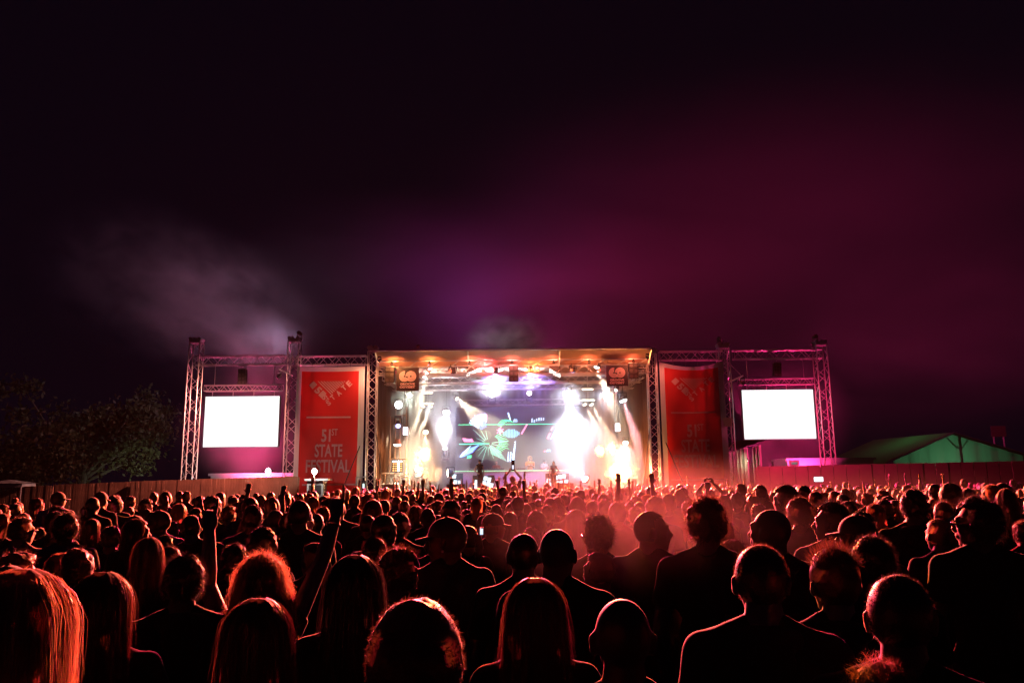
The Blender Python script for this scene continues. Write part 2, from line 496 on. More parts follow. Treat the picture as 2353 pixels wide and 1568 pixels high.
for px in (866, 1075, 1283, 1491):
    t = (px-866)/(1491-866); x = LX0+(LX1-LX0)*t
    mb = MB(); mb.tube((x, YF-0.2, ZR-0.1), (x, LIPY, zlip-0.03), 0.05, n=8); mb.build("canopy_strut", M_alu, stage)
for i in range(13):
    x = LX0+(LX1-LX0)*(i+0.5)/13
    mb = MB(); mb.tube((x, YF-0.1, ZR-0.06), (x+0.45, yy, zz-0.06), 0.02, n=5); mb.build("canopy_brace", M_alu, stage)
# trusses across the stage, one behind the other
for (Y, py, h, px0, px1) in ((YF+0.25, 850, 0.42, 868, 1492), (44.2, 872, 0.42, 880, 1478), (46.5, 886, 0.42, 892, 1466), (50.2, 924, 0.34, 1060, 1330)):
    p0 = at(px0, py, Y); p1 = at(px1, py, Y); p0.z = p1.z = at(1176, py, Y).z
    mb = MB(); truss(mb, p0, p1, 0.4, h, r=0.03, rd=0.017, step=0.5); mb.build("roof_truss", M_alu, stage)
for sx, X in ((-1, SX0), (1, SX1)):
    mb = MB(); truss(mb, (X-sx*0.35, YF+0.4, ZR-0.5), (X-sx*0.35, 52, ZR-0.2), 0.4, 0.42, side=Vector((1, 0, 0)), r=0.03, rd=0.017, step=0.5); mb.build("roof_truss", M_alu, stage)
    for k in range(4): # corner lattice under the roof
        mb = MB(); mb.tube((X, YF+0.1, ZR-0.05-0.16*k), (X-sx*(1.3-0.3*k), YF+0.5, ZR-0.1-0.12*k), 0.025, n=5); mb.build("corner_brace", M_alu, stage)
# side walls and back wall of drape, in folds
def drape(pts, z0, z1, n, amp, mat, name, parent):
    """a hanging cloth from PTS[0] to PTS[1]"""
    a = Vector((*pts[0], 0)); b = Vector((*pts[1], 0)); d = b-a; nr = Vector((-d.y, d.x, 0)).normalized()
    mb = MB(); vs = []; fs = []
    for i in range(n+1):
        p = a+d*(i/n); o = amp*math.sin(i*1.7)+amp*0.6*math.sin(i*0.61+1)
        for z, s in ((z1, 0.5), ((z0+z1)/2, 0.9), (z0, 1.2)): vs.append((p.x+nr.x*o*s, p.y+nr.y*o*s, z))
    for i in range(n):
        for j in range(2): fs.append((i*3+j, (i+1)*3+j, (i+1)*3+j+1, i*3+j+1))
    return mb.add(vs, fs).build(name, mat, parent, smooth=True)
M_side = pmat("side_drape", (0.055, 0.03, 0.02), 0.9, var=0.3, scale=1.0, spec=0.1)
drape([(SX0-0.1, YF+0.5), (SX0+0.25, 52.5)], FLOOR, ZR-0.35, 60, 0.05, M_side, "side_drape", stage)
drape([(SX1+0.1, YF+0.5), (SX1-0.25, 52.5)], FLOOR, ZR-0.35, 60, 0.05, M_side, "side_drape", stage)
drape([(SX0-0.1, 52.6), (SX1+0.1, 52.6)], FLOOR, ZR+0.6, 120, 0.06, M_cloth_black, "back_drape", stage)
# guy ropes at the stage legs
for X, s in ((XC, -1), (XD, 1)):
    mb = MB(); mb.path([Vector((X+s*0.2, YF-0.1, 4.9)), Vector((X+s*1.35, YF-0.9, 1.5)), Vector((X+s*1.9, YF-1.3, 0.0))], 0.028, 6)
    tag(mb.build("guy_rope", M_black), "slack dark guy rope slanting across the %s from the stage leg" % ("flat red banner" if s < 0 else "sagging red banner"), "rope", "guy ropes of the stage")
    mb = MB(); mb.path([Vector((X-s*0.15, YF-0.15, 5.3)), Vector((X-s*0.65, YF-0.3, 2.2)), Vector((X-s*0.75, YF-0.4, 0.0))], 0.022, 6)
    tag(mb.build("guy_rope", M_black), "thin dark cable hanging down inside the stage leg beside the %s" % ("flat red banner" if s < 0 else "sagging red banner"), "rope", "guy ropes of the stage")

# flown loudspeakers at the front truss
line_array(z2(308, 0)[0], z2(0, 328)[1], z2(0, 476)[1], YF-0.1, 0.49, 3, "dark loudspeaker stack between the orange stage corner and the lit logo sign", ZR)
line_array(z3(65, 0)[0], z3(0, 315)[1], z3(0, 465)[1], YF-0.1, 0.48, 3, "black loudspeaker hanging at the middle of the stage front in the smoke", ZR)
line_array(z3(1194, 0)[0], z3(0, 292)[1], z3(0, 437)[1], YF-0.1, 0.49, 3, "dark loudspeaker stack between the red-lit stage corner and the darker logo sign", ZR)

def logo_sign(px0, px1, py0, py1, Y, label):
    a = at(px0, py0, Y); b = at(px1, py1, Y); cx = (a.x+b.x)/2; cz = (a.z+b.z)/2; w = b.x-a.x; h = a.z-b.z; k = w/467
    root = empty("logo_sign", (cx, Y, b.z), 0, label, "sign", "square logo signs at the stage front")
    mb = MB(); mb.bb(cx-w/2, cx+w/2, Y, Y+0.06, cz-h/2, cz+h/2); mb.build("board", M_black, root)
    mb = MB()
    for sx in (-1, 1): mb.tube((cx+sx*w*0.4, Y+0.03, cz+h/2), (cx+sx*w*0.4, Y+0.2, ZR+0.05), 0.012, n=5)
    mb.build("hanger", M_steel, root)
    def S(x, y): return (cx+(x-711)*k, Y-0.006, cz-(y-793)*k)
    mb = MB()
    def ring(x, y, r0, r1, a0, a1):
        n = 30; vs = []; fs = []
        for i in range(n+1):
            t = R(a0+(a1-a0)*i/n)
            for r in (r0, r1): vs.append(S(x+r*math.cos(t), y-r*math.sin(t)))
        for i in range(n): fs.append((2*i, 2*i+1, 2*i+3, 2*i+2))
        mb.add(vs, fs)
    for i in range(6):
        r0 = 20+i*16
        ring(645, 728, r0, r0+11.5, 85, 330 if i < 5 else 325)
        ring(775, 728, r0, r0+11.5, 0, 360) if i < 3 else ring(775, 728, r0, r0+11.5, -150, 180)
    mb.build("emblem", M_sign_pink, root)
    for txt, y, tw in (("GROOVE", 888, 305), ("ODYSSEY", 950, 325)):
        v, fs = fit_text(txt, tw*k, 48*k, 0.05)
        mb = MB(); mb.add([(cx+(708-711)*k+p[0], Y-0.006, cz-(y-793)*k+p[1]) for p in v], fs); mb.build("lettering", M_sign_pink, root)
    return root
logo_sign(911, 962, 845, 897.5, YF-0.3, "black square sign reading GROOVE ODYSSEY, brightly lit print, by the lamp scaffold")
logo_sign(1392, 1443, 839, 886, YF-0.3, "black square logo sign reading GROOVE ODYSSEY with reddish dim rings, above the orange fire")

# ------------------------------------------------------------------ back screen with its picture
BY = 50.6
def bs(x, y): return at(*zs(x, y), BY)
bscr = empty("led_wall", (0, BY, FLOOR), 0, "dark video wall at the back of the stage showing glowing feather shapes", "video wall")
pa, pb = at(1046, 934, BY), at(1336, 1092, BY)
E_panel = emat("wall_glow", (0.10, 0.07, 0.30), 0.12)
mb = MB(); mb.bb(pa.x, pb.x, BY, BY+0.15, pb.z, pa.z); mb.build("cabinet", M_black, bscr)
mb = MB(); mb.bb(pa.x+0.02, pb.x-0.02, BY-0.012, BY-0.002, pb.z+0.02, pa.z-0.02); mb.build("display", E_panel, bscr)
def P2(x, y, d=0.02):
    p = bs(x, y); return (p.x, BY-d, p.z)
def stroke(mb, x0, y0, x1, y1, w0, w1, d=0.02):
    dx, dy = x1-x0, y1-y0; L = math.hypot(dx, dy) or 1; nx, ny = -dy/L, dx/L
    mb.add([P2(x0+nx*w0, y0+ny*w0, d), P2(x0-nx*w0, y0-ny*w0, d), P2(x1-nx*w1, y1-ny*w1, d), P2(x1+nx*w1, y1+ny*w1, d)], [(0, 1, 2, 3)])
def curve(mb, pts, w, d=0.02):
    for (a, b), (c, e) in zip(pts[:-1], pts[1:]): stroke(mb, a, b, c, e, w, w, d)
rng = random.Random(3)
E_ice = emat("pixels_ice", (0.45, 0.68, 1.0), 8)
E_indigo = emat("pixels_indigo", (0.14, 0.25, 1.0), 6)
E_green = emat("pixels_green", (0.06, 0.8, 0.36), 7)
E_mint = emat("pixels_mint", (0.4, 0.9, 0.75), 2.2)
E_rose = emat("pixels_rose", (0.95, 0.25, 0.5), 4)
E_redpx = emat("pixels_red", (1.0, 0.1, 0.15), 4)
E_cyan = emat("pixels_cyan", (0.15, 0.65, 0.95), 5)
mb = MB()
for i in range(8):  # upper fan of feathers
    t = i/7; a = R(152-t*62); cx_, cy_ = 590, 580
    r0 = 120+60*rng.random(); r1 = 300+20*math.sin(t*3)+25*rng.random()-40*t
    for k in range(2):
        ra = r0+(r1-r0)*(k*0.52); rb = ra+(r1-r0)*0.42
        stroke(mb, cx_+ra*math.cos(a), cy_-ra*math.sin(a), cx_+rb*math.cos(a), cy_-rb*math.sin(a), 3.5, 5)
mb.build("feather_picture", E_ice, bscr)
mb = MB()
for i in range(7):
    a = R(147.5-i*8.86); stroke(mb, 590+70*math.cos(a), 580-70*math.sin(a), 590+290*math.cos(a), 580-290*math.sin(a), 2, 7, 0.016)
for i in range(5): # lower wing
    stroke(mb, 470-i*22, 790+i*26, 215-i*6, 910+i*18, 8, 5, 0.016)
mb.build("feather_picture", E_indigo, bscr)
mb = MB()
for i in range(4): stroke(mb, 350-i*26, 800+i*34, 215-i*12, 925+i*16, 3, 5, 0.024)
for i in range(3): stroke(mb, 935+i*36, 1040+rng.random()*12, 935+i*36+6, 920-rng.random()*30, 6, 4, 0.02)
for i in range(9): stroke(mb, 1000+i*5, 1020-i*34, 1030+i*3, 1008-i*34, 8, 8, 0.02)
for i in range(6): stroke(mb, 1310+i*36, 450-rng.random()*30-i*8, 1312+i*36, 395-rng.random()*40, 6, 5, 0.02)
for i in range(4): stroke(mb, 935+i*8, 280+i*26, 945+i*8, 320+i*26, 7, 5, 0.02)
for i in range(4): stroke(mb, 1020+i*18, 425, 1030+i*13, 380, 3, 2, 0.02)
mb.build("light_picture", E_ice, bscr)
mb = MB()
for i in range(16): # green rays
    a = R(-75+i*8.6); r1 = 250+70*rng.random(); stroke(mb, 640+150*math.cos(a), 750-110*math.sin(a), 660+r1*math.cos(a), 760-r1*0.72*math.sin(a), 3, 1.5, 0.03)
for i in range(4): curve(mb, [(770+i*18+j*13+2*j*j*0.35, 480-26*j+1.9*j*j-i*-8) for j in range(11)], 2.2, 0.03)
stroke(mb, 150, 470, 1700, 458, 3, 3, 0.035)
stroke(mb, 170, 775, 640, 768, 5, 5, 0.035)
for i in range(5): stroke(mb, 290, 980+i*8-15, 360, 965+i*8-15, 2.5, 2, 0.03)
mb.build("ray_picture", E_green, bscr)
mb = MB() # pale rounded shape in the middle of the rays
for (x, y, rx, ry) in ((575, 640, 105, 85), (560, 930, 150, 90), (700, 960, 110, 80), (600, 790, 50, 120)):
    n = 22; vs = [P2(x, y, 0.026)] + [P2(x+rx*math.cos(2*math.pi*i/n)*(1+0.1*math.sin(5*i)), y+ry*math.sin(2*math.pi*i/n), 0.026) for i in range(n)]
    mb.add(vs, [(0, 1+i, 1+(i+1) % n) for i in range(n)])
mb.build("pale_picture", emat("pixels_pale", (0.26, 0.36, 0.28), 0.5), bscr)
mb = MB()
for i in range(9): stroke(mb, 640+i*3, 790+i*16, 820+i*12, 900+i*18, 4, 2, 0.034)
for i in range(15): a = R(100+i*19); r1 = 200+60*(i % 3); stroke(mb, 620+60*math.cos(a), 760-60*math.sin(a), 620+r1*math.cos(a), 760-r1*math.sin(a), 5, 2, 0.034)
mb.build("ray_picture", E_mint, bscr)
mb = MB()
for j in range(-4, 5):
    wspan = 125*math.sqrt(max(0, 1-(j/4.6)**2))
    n = int(wspan/24)
    for i in range(-n, n+1): stroke(mb, 985+i*24, 608+j*15-5, 985+i*24, 608+j*15+5, 6, 6, 0.024)
mb.build("dotted_picture", E_cyan, bscr)
mb = MB()
for i in range(14): a = R(i*26); stroke(mb, 800, 570, 800+70*math.cos(a)*rng.random()+10, 570-75*math.sin(a)*(0.4+0.6*rng.random()), 9, 4, 0.022)
for i in range(9): stroke(mb, 1140+i*10, 610-i*17, 1160+i*10, 600-i*17, 10+4*rng.random(), 8, 0.022)
for i in range(6): stroke(mb, 350-i*25, 690+8*math.sin(i), 385-i*25, 740, 14, 10, 0.02)
for i in range(5): stroke(mb, 580, 300+i*18, 606, 320+i*16, 5, 3, 0.022)
mb.build("rose_picture", E_rose, bscr)
mb = MB()
stroke(mb, 1560, 690, 1600, 600, 20, 16); stroke(mb, 1610, 560, 1640, 500, 12, 10); stroke(mb, 1500, 890, 1530, 880, 14, 8)
mb.build("red_picture", E_redpx, bscr)
mb = MB()
for i in range(6): stroke(mb, 1600+i*16, 700-i*22, 1650+i*10, 610-i*18, 6, 4)
for i in range(5): stroke(mb, 1540+i*14, 890, 1560+i*10, 860, 5, 3)
mb.build("light_picture", E_cyan, bscr)
mb = MB(); mb.bb(pa.x-0.1, pb.x+0.1, BY-0.1, BY+0.3, FLOOR+0.004, pb.z-0.006); mb.build("plinth", M_black, bscr)

# ------------------------------------------------------------------ DJ booth
DY = 46.2
a, b = at(*zs(75, 1190), DY), at(*zs(1895, 1190), DY)
booth = empty("dj_booth", ((a.x+b.x)/2, DY, FLOOR), 0, "long purple-fronted DJ booth with a green glowing edge on the stage", "DJ booth")
M_booth = pmat("booth_front", (0.42, 0.33, 0.55), 0.5, var=0.2, scale=1.5)
mb = MB(); mb.bb(a.x, b.x, DY, DY+0.05, FLOOR+0.02, a.z-0.09); mb.build("front_panel", M_booth, booth)
mb = MB(); mb.bb(a.x-0.03, b.x+0.03, DY-0.06, DY+0.9, a.z-0.085, a.z); mb.build("table_top", M_black, booth)
mb = MB(); mb.bb(a.x, b.x, DY-0.085, DY-0.063, a.z-0.075, a.z-0.012); mb.build("light_strip", emat("strip_green", (0.45, 0.85, 0.55), 1.3), booth)
for t in (0.02, 0.98):
    mb = MB(); x = a.x+(b.x-a.x)*t; mb.bb(x-0.05, x+0.05, DY+0.1, DY+0.85, FLOOR+0.005, a.z-0.09); mb.build("side_panel", M_black, booth)
ZT = a.z
for px, w, lab in ((1088, 0.55, "flat white-edged mixer lying on the booth beside the capped dancer"), (1140, 0.9, "long dark mixing console on the DJ booth below the pale picture"), (1196, 0.5, "small dark player on the DJ booth beside the orange figure")):
    p = at(px, 1078, DY+0.4); r_ = empty("mixing_console", (p.x, DY+0.4, ZT), 0, lab, "mixer", "DJ decks on the booth")
    mb = MB(); mb.slab([(p.x-w/2, DY+0.15, ZT+0.005), (p.x+w/2, DY+0.15, ZT+0.005), (p.x+w/2, DY+0.65, ZT+0.005), (p.x-w/2, DY+0.65, ZT+0.005)], (0, 0, 0.1)); mb.build("body", M_black, r_)
    mb = MB()
    for i in range(int(w/0.12)): mb.tube((p.x-w/2+0.07+i*0.12, DY+0.3, ZT+0.105), (p.x-w/2+0.07+i*0.12, DY+0.3, ZT+0.14), 0.02, n=8)
    mb.build("knob", M_steel, r_)
# ------------------------------------------------------------------ lamps
KP = 1.2   # one dial for all lamp powers
def moving_head(p, aim, label, lens=None, col=(1, 1, 1), power=0, size=20, hang=True, s=1.0, blend=0.4, grp="moving head lamps", ztop=None, rad=0.06):
    p = Vector(p); aim = Vector(aim); d = (aim-p).normalized()
    root = empty("stage_lamp", p, 0, label, "stage lamp", grp)
    up = 1 if hang else -1
    mb = MB(); mb.bb(p.x-0.17*s, p.x+0.17*s, p.y-0.13*s, p.y+0.13*s, p.z+up*0.30*s, p.z+up*0.42*s)
    if ztop: mb.tube((p.x, p.y, p.z+up*0.42*s), (p.x, p.y, ztop), 0.02, n=6)
    mb.build("base", M_black, root)
    mb = MB()
    for sx in (-1, 1): mb.tube((p.x+sx*0.15*s, p.y, p.z+up*0.32*s), (p.x+sx*0.19*s, p.y, p.z), 0.035*s, 0.03*s, 8)
    mb.build("yoke", M_black, root)
    mb = MB(); mb.tube(p-d*0.20*s, p+d*0.06*s, 0.10*s, 0.14*s, 14); mb.tube(p+d*0.06*s, p+d*0.16*s, 0.145*s, 0.145*s, 14); mb.build("head", M_black, root)
    mb = MB(); mb.disc(p+d*0.162*s, d, 0.125*s, 0.006); mb.build("lens", lens or M_glass_dark, root)
    if power: spot("lamp_light", p+d*0.20*s, aim, power*KP, col, size, blend, rad, root)
    return root

def par_can(p, aim, label, r=0.2, lens=None, col=(1, 1, 1), power=0, size=30, blend=0.5, grp="round lamps on the stage", ztop=None):
    p = Vector(p); aim = Vector(aim); d = (aim-p).normalized()
    root = empty("par_lamp", p, 0, label, "stage lamp", grp)
    mb = MB(); mb.tube(p-d*r*1.6, p-d*r*0.9, r*0.6, r*0.95, 16); mb.tube(p-d*r*0.9, p, r*0.98, r*1.05, 16, False); mb.build("can", M_black, root)
    mb = MB(); mb.disc(p-d*0.03, d, r*0.98, 0.02, 24); mb.build("lens", lens or E_white, root)
    mb = MB()
    for sx in (-1, 1): mb.tube(p-d*r*0.8+Vector((sx*r*1.08, 0, 0)), p-d*r*0.8+Vector((sx*r*1.08, 0, r*1.5)), 0.018, n=5)
    mb.tube(p-d*r*0.8+Vector((-r*1.08, 0, r*1.5)), p-d*r*0.8+Vector((r*1.08, 0, r*1.5)), 0.018, n=5)
    if ztop: mb.tube(p-d*r*0.8+Vector((0, 0, r*1.5)), Vector((p.x, p.y-d.y*r*0.8, ztop)), 0.018, n=5)
    mb.build("bracket", M_black, root)
    if power: spot("lamp_light", p+d*0.05, aim, power*KP, col, size, blend, r*0.5, root)
    return root

WARMW = (1.0, 0.84, 0.58); COOLW = (0.80, 0.88, 1.0); WHITE = (0.95, 0.95, 1.0); PINK = (1, 0.25, 0.5); MAG = (1, 0.03, 0.21)
# dark heads on the front truss
FT = YF+0.1
moving_head(at(*z2(905, 362), FT), at(*z2(900, 700), FT+0.5), "dark moving head with faint blue beam beside the lit logo sign", E_blue, (0.3, 0.36, 1), 5000, 20, ztop=ZR)
moving_head(at(*z2(1310, 364), FT), at(*z2(1300, 1000), 48), "dark moving head hanging against the whitest smoke between two strip lamp boxes", E_blue, (0.42, 0.28, 1), 3200, 70, ztop=ZR)
moving_head(at(*z3(228, 350), FT), at(*z3(300, 1000), 48), "dark moving head hanging beside the middle loudspeaker on the red side", E_blue, (0.42, 0.28, 1), 3200, 70, ztop=ZR)
moving_head(at(*z3(622, 345), FT), at(*z3(628, 700), FT+0.5), "dark U-shaped moving head throwing a blue beam down over the star-shaped glare", E_blue, (0.3, 0.36, 1), 9000, 20, ztop=ZR)
# lamps deep in the stage that burn up into the roof
def lamp_at(q, Y, aimq, aimY, *a, **k):
    return (at(*q, Y), at(*aimq, aimY))
p, a = lamp_at(z2(1272, 598), 49.5, z2(1265, 325), 44.3); moving_head(p, a, "glaring lamp on the back truss burning a white cone up into the roof smoke", E_white, WHITE, 6000, 46, hang=False, s=1.3)
p, a = lamp_at(z3(210, 580), 49.5, z3(262, 325), 44.3); moving_head(p, a, "glaring lamp throwing a narrower pale cone up beside the middle loudspeaker", E_white, COOLW, 2200, 28, hang=False, s=1.1)
p, a = lamp_at(z2(832, 1128), 47.5, z2(790, 560), 46.5); moving_head(p, a, "floor lamp shooting a wide white cone of light up beside the flame burst", E_white, WHITE, 4600, 58, hang=False, s=1.2)
p, a = lamp_at(z2(925, 612), 48.5, z2(1075, 745), 47.9); moving_head(p, a, "tilted lamp with a short cream cone over the feather fan of the video wall", E_warm, WARMW, 9000, 34, s=0.9, ztop=ZR+0.2)
# star-like lamps that look straight out
for q, lab, c, e, pw in ((z2(490, 590), "small star-bright lamp under the brightly lit logo sign", (0.9, 1, 0.8), E_white, 2500), (z3(585, 560), "lamp with a big star-shaped glare in the red half of the stage roof", COOLW, E_white, 5000), (z3(930, 568), "star-bright lamp fanning thin rays downward below the darker logo sign", COOLW, E_white, 2500)):
    p = at(*q, 45.5); moving_head(p, at(q[0], 1060, 30), lab, emat("lens_star", c, 60), c, pw*0.7, 44, s=0.9, ztop=ZR+0.1)
    for k in range(5):   # thin fanned rays of the prism lamp
        a_ = R(-62+31*k+(8 if q[0] < 1200 else -14)); am = p+Vector((2.6*math.sin(a_), -0.5, -2.6*math.cos(a_)))
        spot("lamp_ray", p+(am-p).normalized()*0.25, am, 9000*KP, c, 5, 0.5, 0.03, [o_ for o_ in COL.objects if o_.name.startswith("stage_lamp")][-1])
# round faces
par_can(at(*z2(390, 682), 43), at(1150, 1110, 10), "round white lamp face on top of the lamp scaffold", 0.2, E_white, WHITE, 0)
par_can(at(*z2(840, 757), 47), at(*z2(800, 1150), 44.5), "round white lamp face in the smoke above the floor cone", 0.2, E_white, WHITE, 2500, 50, ztop=ZR)
par_can(at(*z2(645, 942), 47), at(*z2(600, 1350), 44), "small cream lamp face between the double beam and the flame burst", 0.16, E_warm, WARMW, 1500, 40, ztop=ZR)
par_can(at(*z3(1100, 646), 43.5), at(*z3(1240, 1050), 42.8), "round white lamp face with a pink beam falling beside the stage leg", 0.2, E_white, (1, 0.4, 0.42), 22000, 16, ztop=ZR)
par_can(at(*z3(600, 735), 47), at(*z3(640, 1200), 44.2), "big blown-out lamp flooding the red half of the stage with white light", 0.24, emat("lens_flood", (0.95, 0.97, 1), 40), COOLW, 4600, 84, ztop=ZR)
par_can(at(*z3(612, 1082), 46), at(*z3(560, 1300), 42), "small white lamp face low in the white flood of light", 0.14, E_white, COOLW, 1200, 50)
par_can(at(*z3(1120, 1042), 43.5), at(*z3(1110, 1300), 42), "pale oval lamp face hanging above the big fire", 0.15, E_warm, (1, 0.3, 0.35), 2600, 75)
# double cream beams under a bar
for (qa, qb, aq, cen, lab) in ((z2(620, 695), z2(690, 695), z2(520, 1010), z2(658, 672), "fence side"), (z3(735, 680), z3(798, 680), z3(965, 985), z3(765, 640), "fire side")):
    c = at(*cen, 45.2); root = empty("twin_lamp_bar", c, 0, "bright crossbar with two lamps casting twin cream beams towards the %s of the stage" % ("lamp scaffold" if lab == "fence side" else "fire"), "stage lamp", "twin lamp bars")
    mb = MB(); mb.tube(c+Vector((-0.45, 0, 0)), c+Vector((0.45, 0, 0)), 0.04, n=8); mb.tube(c, (c.x, c.y, ZR+0.1), 0.025, n=6); mb.build("bar", M_alu, root)
    mb = MB(); mb.bb(c.x-0.35, c.x+0.35, c.y-0.06, c.y-0.045, c.z-0.03, c.z+0.03); mb.build("light_strip", E_warm, root)
    mb = MB(); mb.bb(c.x-0.3, c.x+0.3, c.y-0.05, c.y+0.05, c.z+0.60, c.z+0.66); mb.build("light_strip", E_warm, root)
    for q in (qa, qb):
        p = at(*q, 45.2); am = at(*aq, 44.3) + (p-c)*1.2; d = (am-p).normalized()
        mb = MB(); mb.tube(p-d*0.25, p, 0.09, 0.12, 12); mb.tube(p-d*0.1, (p.x, p.y, c.z), 0.02, n=5); mb.build("can", M_black, root)
        mb = MB(); mb.disc(p, d, 0.105, 0.01); mb.build("lens", E_warm, root)
        spot("lamp_light", p+d*0.06, am, (18000 if cen[0] < 1176 else 13000)*KP, WARMW, 14, 0.3, 0.06, root)
# stepped rows of small bright lamps
def pixel_bar(qa, qb, n, Y, aim, label, col, power, mat):
    pa_, pb_ = at(*qa, Y), at(*qb, Y); root = empty("strip_lamp", (pa_+pb_)/2, 0, label, "stage lamp", "stepped strip lamps")
    mb = MB(); mb.tube(pa_+Vector((0, 0.08, 0.05)), pb_+Vector((0, 0.08, 0.05)), 0.06, n=6); c = (pa_+pb_)/2; mb.tube(pb_+Vector((0, 0.08, 0)), (pb_.x, pb_.y+0.08, ZR), 0.025, n=5); mb.build("housing", M_black, root)
    for i in range(n):
        p = pa_.lerp(pb_, i/(n-1)); mb = MB(); mb.ball(p, (0.055, 0.05, 0.085), 8, 6); mb.build("bulb", mat, root)
    if power:
        for t in (0.2, 0.8): p = pa_.lerp(pb_, t); spot("lamp_light", p+(Vector(aim)-p).normalized()*0.12, aim, power*KP, col, 15, 0.4, 0.1, root)
    return root
pixel_bar(z2(632, 415), z2(695, 335), 6, 42.6, at(*z2(600, 620), 42.3), "stepped row of white bulbs beside the brightly lit logo sign, beam falling straight down", WARMW, 16000, E_white)
pixel_bar(z3(825, 312), z3(868, 345), 6, 42.6, at(*z3(965, 600), 42.3), "stepped row of white bulbs with a cream beam falling towards the darker logo sign", WARMW, 20000, E_white)
E_tube = emat("strip_tube", (1, 0.97, 0.92), 5)
def strip_box(q0, q1, label, flip):
    a_, b_ = at(*q0, FT), at(*q1, FT); root = empty("strip_lamp_box", ((a_.x+b_.x)/2, FT, b_.z), 0, label, "stage lamp", "strip lamp boxes"); h = a_.z-b_.z; w = b_.x-a_.x
    mb = MB(); mb.bb(a_.x, b_.x, FT, FT+0.2, a_.z-h*0.55, a_.z); mb.tube(((a_.x+b_.x)/2, FT+0.1, a_.z), ((a_.x+b_.x)/2, FT+0.1, ZR+0.06), 0.03, n=6); mb.build("housing", M_black, root)
    for i in range(6):
        t = (i+0.5)/6; x = a_.x+w*t; dz = h*(0.42*(t if flip else 1-t)+0.22)
        mb = MB(); mb.tube((x, FT-0.03, a_.z-dz), (x, FT-0.03, a_.z-dz-h*0.27), 0.02, n=8); mb.build("tube", E_tube, root)
strip_box(z2(1030, 322), z2(1135, 425), "dark box of six stepped white tubes beside the whitest smoke, fence side", False)
strip_box(z3(398, 315), z3(506, 440), "dark box of six stepped cream tubes above the star-shaped glare", True)
# orange panel lamp under the darker sign
p = at(*z3(1035, 527), 43.2); moving_head(p, at(*z3(985, 620), 42.9), "slanted lamp bar with a short orange wedge of light under the darker logo sign", emat("lens_amber", (1, 0.8, 0.6), 12), (1, 0.35, 0.1), 900, 60, s=0.7, ztop=ZR)
# rectangular window lamps on drop rods
for q, lab in ((z2(455, 930), "small rectangular pink-white lamp box on the lamp scaffold"), (z3(1045, 895), "small rectangular pink-white lamp box hanging on a rod by the pink beam")):
    c = at(*q, 42.8); root = empty("window_lamp", c, 0, lab, "stage lamp", "rectangular lamp boxes")
    mb = MB(); mb.bb(c.x-0.14, c.x+0.14, c.y, c.y+0.15, c.z-0.24, c.z+0.24)
    for sx in (-0.1, 0.1): mb.tube((c.x+sx, c.y+0.07, c.z+0.24), (c.x+sx, c.y+0.07, c.z+2.2 if q[0] < 1100 else ZR), 0.02, n=5)
    mb.build("box", M_black, root)
    mb = MB(); mb.bb(c.x-0.12, c.x+0.12, c.y-0.012, c.y-0.003, c.z-0.2, c.z+0.2); mb.build("window", E_pink, root)
    mb = MB(); mb.bb(c.x-0.07, c.x+0.07, c.y-0.02, c.y-0.014, c.z-0.15, c.z+0.1); mb.build("bulb", E_white, root)

# lamp scaffold on the fence side of the stage
SY = 43.2
def sc(x, y, Y=SY): return at(*z2(x, y), Y)
scaf = empty("lamp_scaffold", (sc(400, 1470).x, SY, FLOOR), 0, "rust-coloured tube scaffold carrying lamps between the stage leg and the flame burst", "scaffold")
M_rust = pmat("scaffold_tube", (0.42, 0.30, 0.24), 0.45, 0.4, var=0.3, scale=8)
for x, y0 in ((362, 690), (405, 690), (465, 700), (312, 790)):
    mb = MB(); t = sc(x, y0); mb.tube((t.x, SY+0.1, FLOOR), (t.x, SY+0.1, t.z), 0.032, n=6); mb.build("upright", M_rust, scaf)
for x0, x1, y in ((355, 470, 780), (312, 470, 1195), (200, 340, 1330), (355, 490, 1365), (200, 490, 1430), (385, 500, 1335)):
    mb = MB(); p0 = sc(x0, y); p1 = sc(x1, y); mb.tube((p0.x, SY+0.05, p0.z), (p1.x, SY+0.05, p0.z), 0.03, n=6); mb.build("ledger", M_rust, scaf)
for x0, y0, x1, y1 in ((265, 1330, 268, 1440), (490, 1365, 492, 1470), (355, 1365, 352, 1470), (455, 1250, 520, 1360)):
    mb = MB(); p0 = sc(x0, y0); p1 = sc(x1, y1); mb.tube((p0.x, SY, p0.z), (p1.x, SY, p1.z), 0.03, n=6); mb.build("brace", M_rust, scaf)
moving_head(sc(385, 865, 43), sc(390, 1100, 41), "dark purple moving head clamped halfway up the lamp scaffold", emat("lens_violet", (0.5, 0.5, 1), 3), (0.4, 0.3, 1), 60, 40, s=1.1, grp="lamps on the scaffold")
c = sc(378, 1050, 43); root = empty("bowl_lamp", c, 0, "orange-lit lamp with a white bowl low on the lamp scaffold", "stage lamp", "lamps on the scaffold")
mb = MB(); mb.tube(c+Vector((0, 0, 0.25)), c+Vector((0, 0, -0.02)), 0.13, 0.22, 16); mb.build("housing", pmat("lamp_housing_red", (0.35, 0.12, 0.08), 0.5), root)
mb = MB(); mb.ball(c+Vector((0, -0.02, -0.05)), (0.2, 0.2, 0.09), 14, 8); mb.build("bowl", emat("bowl_glow", (1, 0.9, 0.8), 5), root)
c = sc(378, 1255, 43); root = empty("strobe_grid", c, 0, "grid of small amber strobe cells at the foot of the lamp scaffold", "stage lamp", "lamps on the scaffold")
mb = MB(); mb.bb(c.x-0.28, c.x+0.28, c.y, c.y+0.12, c.z-0.36, c.z+0.3); mb.build("housing", M_black, root)
E_amber = emat("strobe_amber", (1, 0.45, 0.15), 2.5)
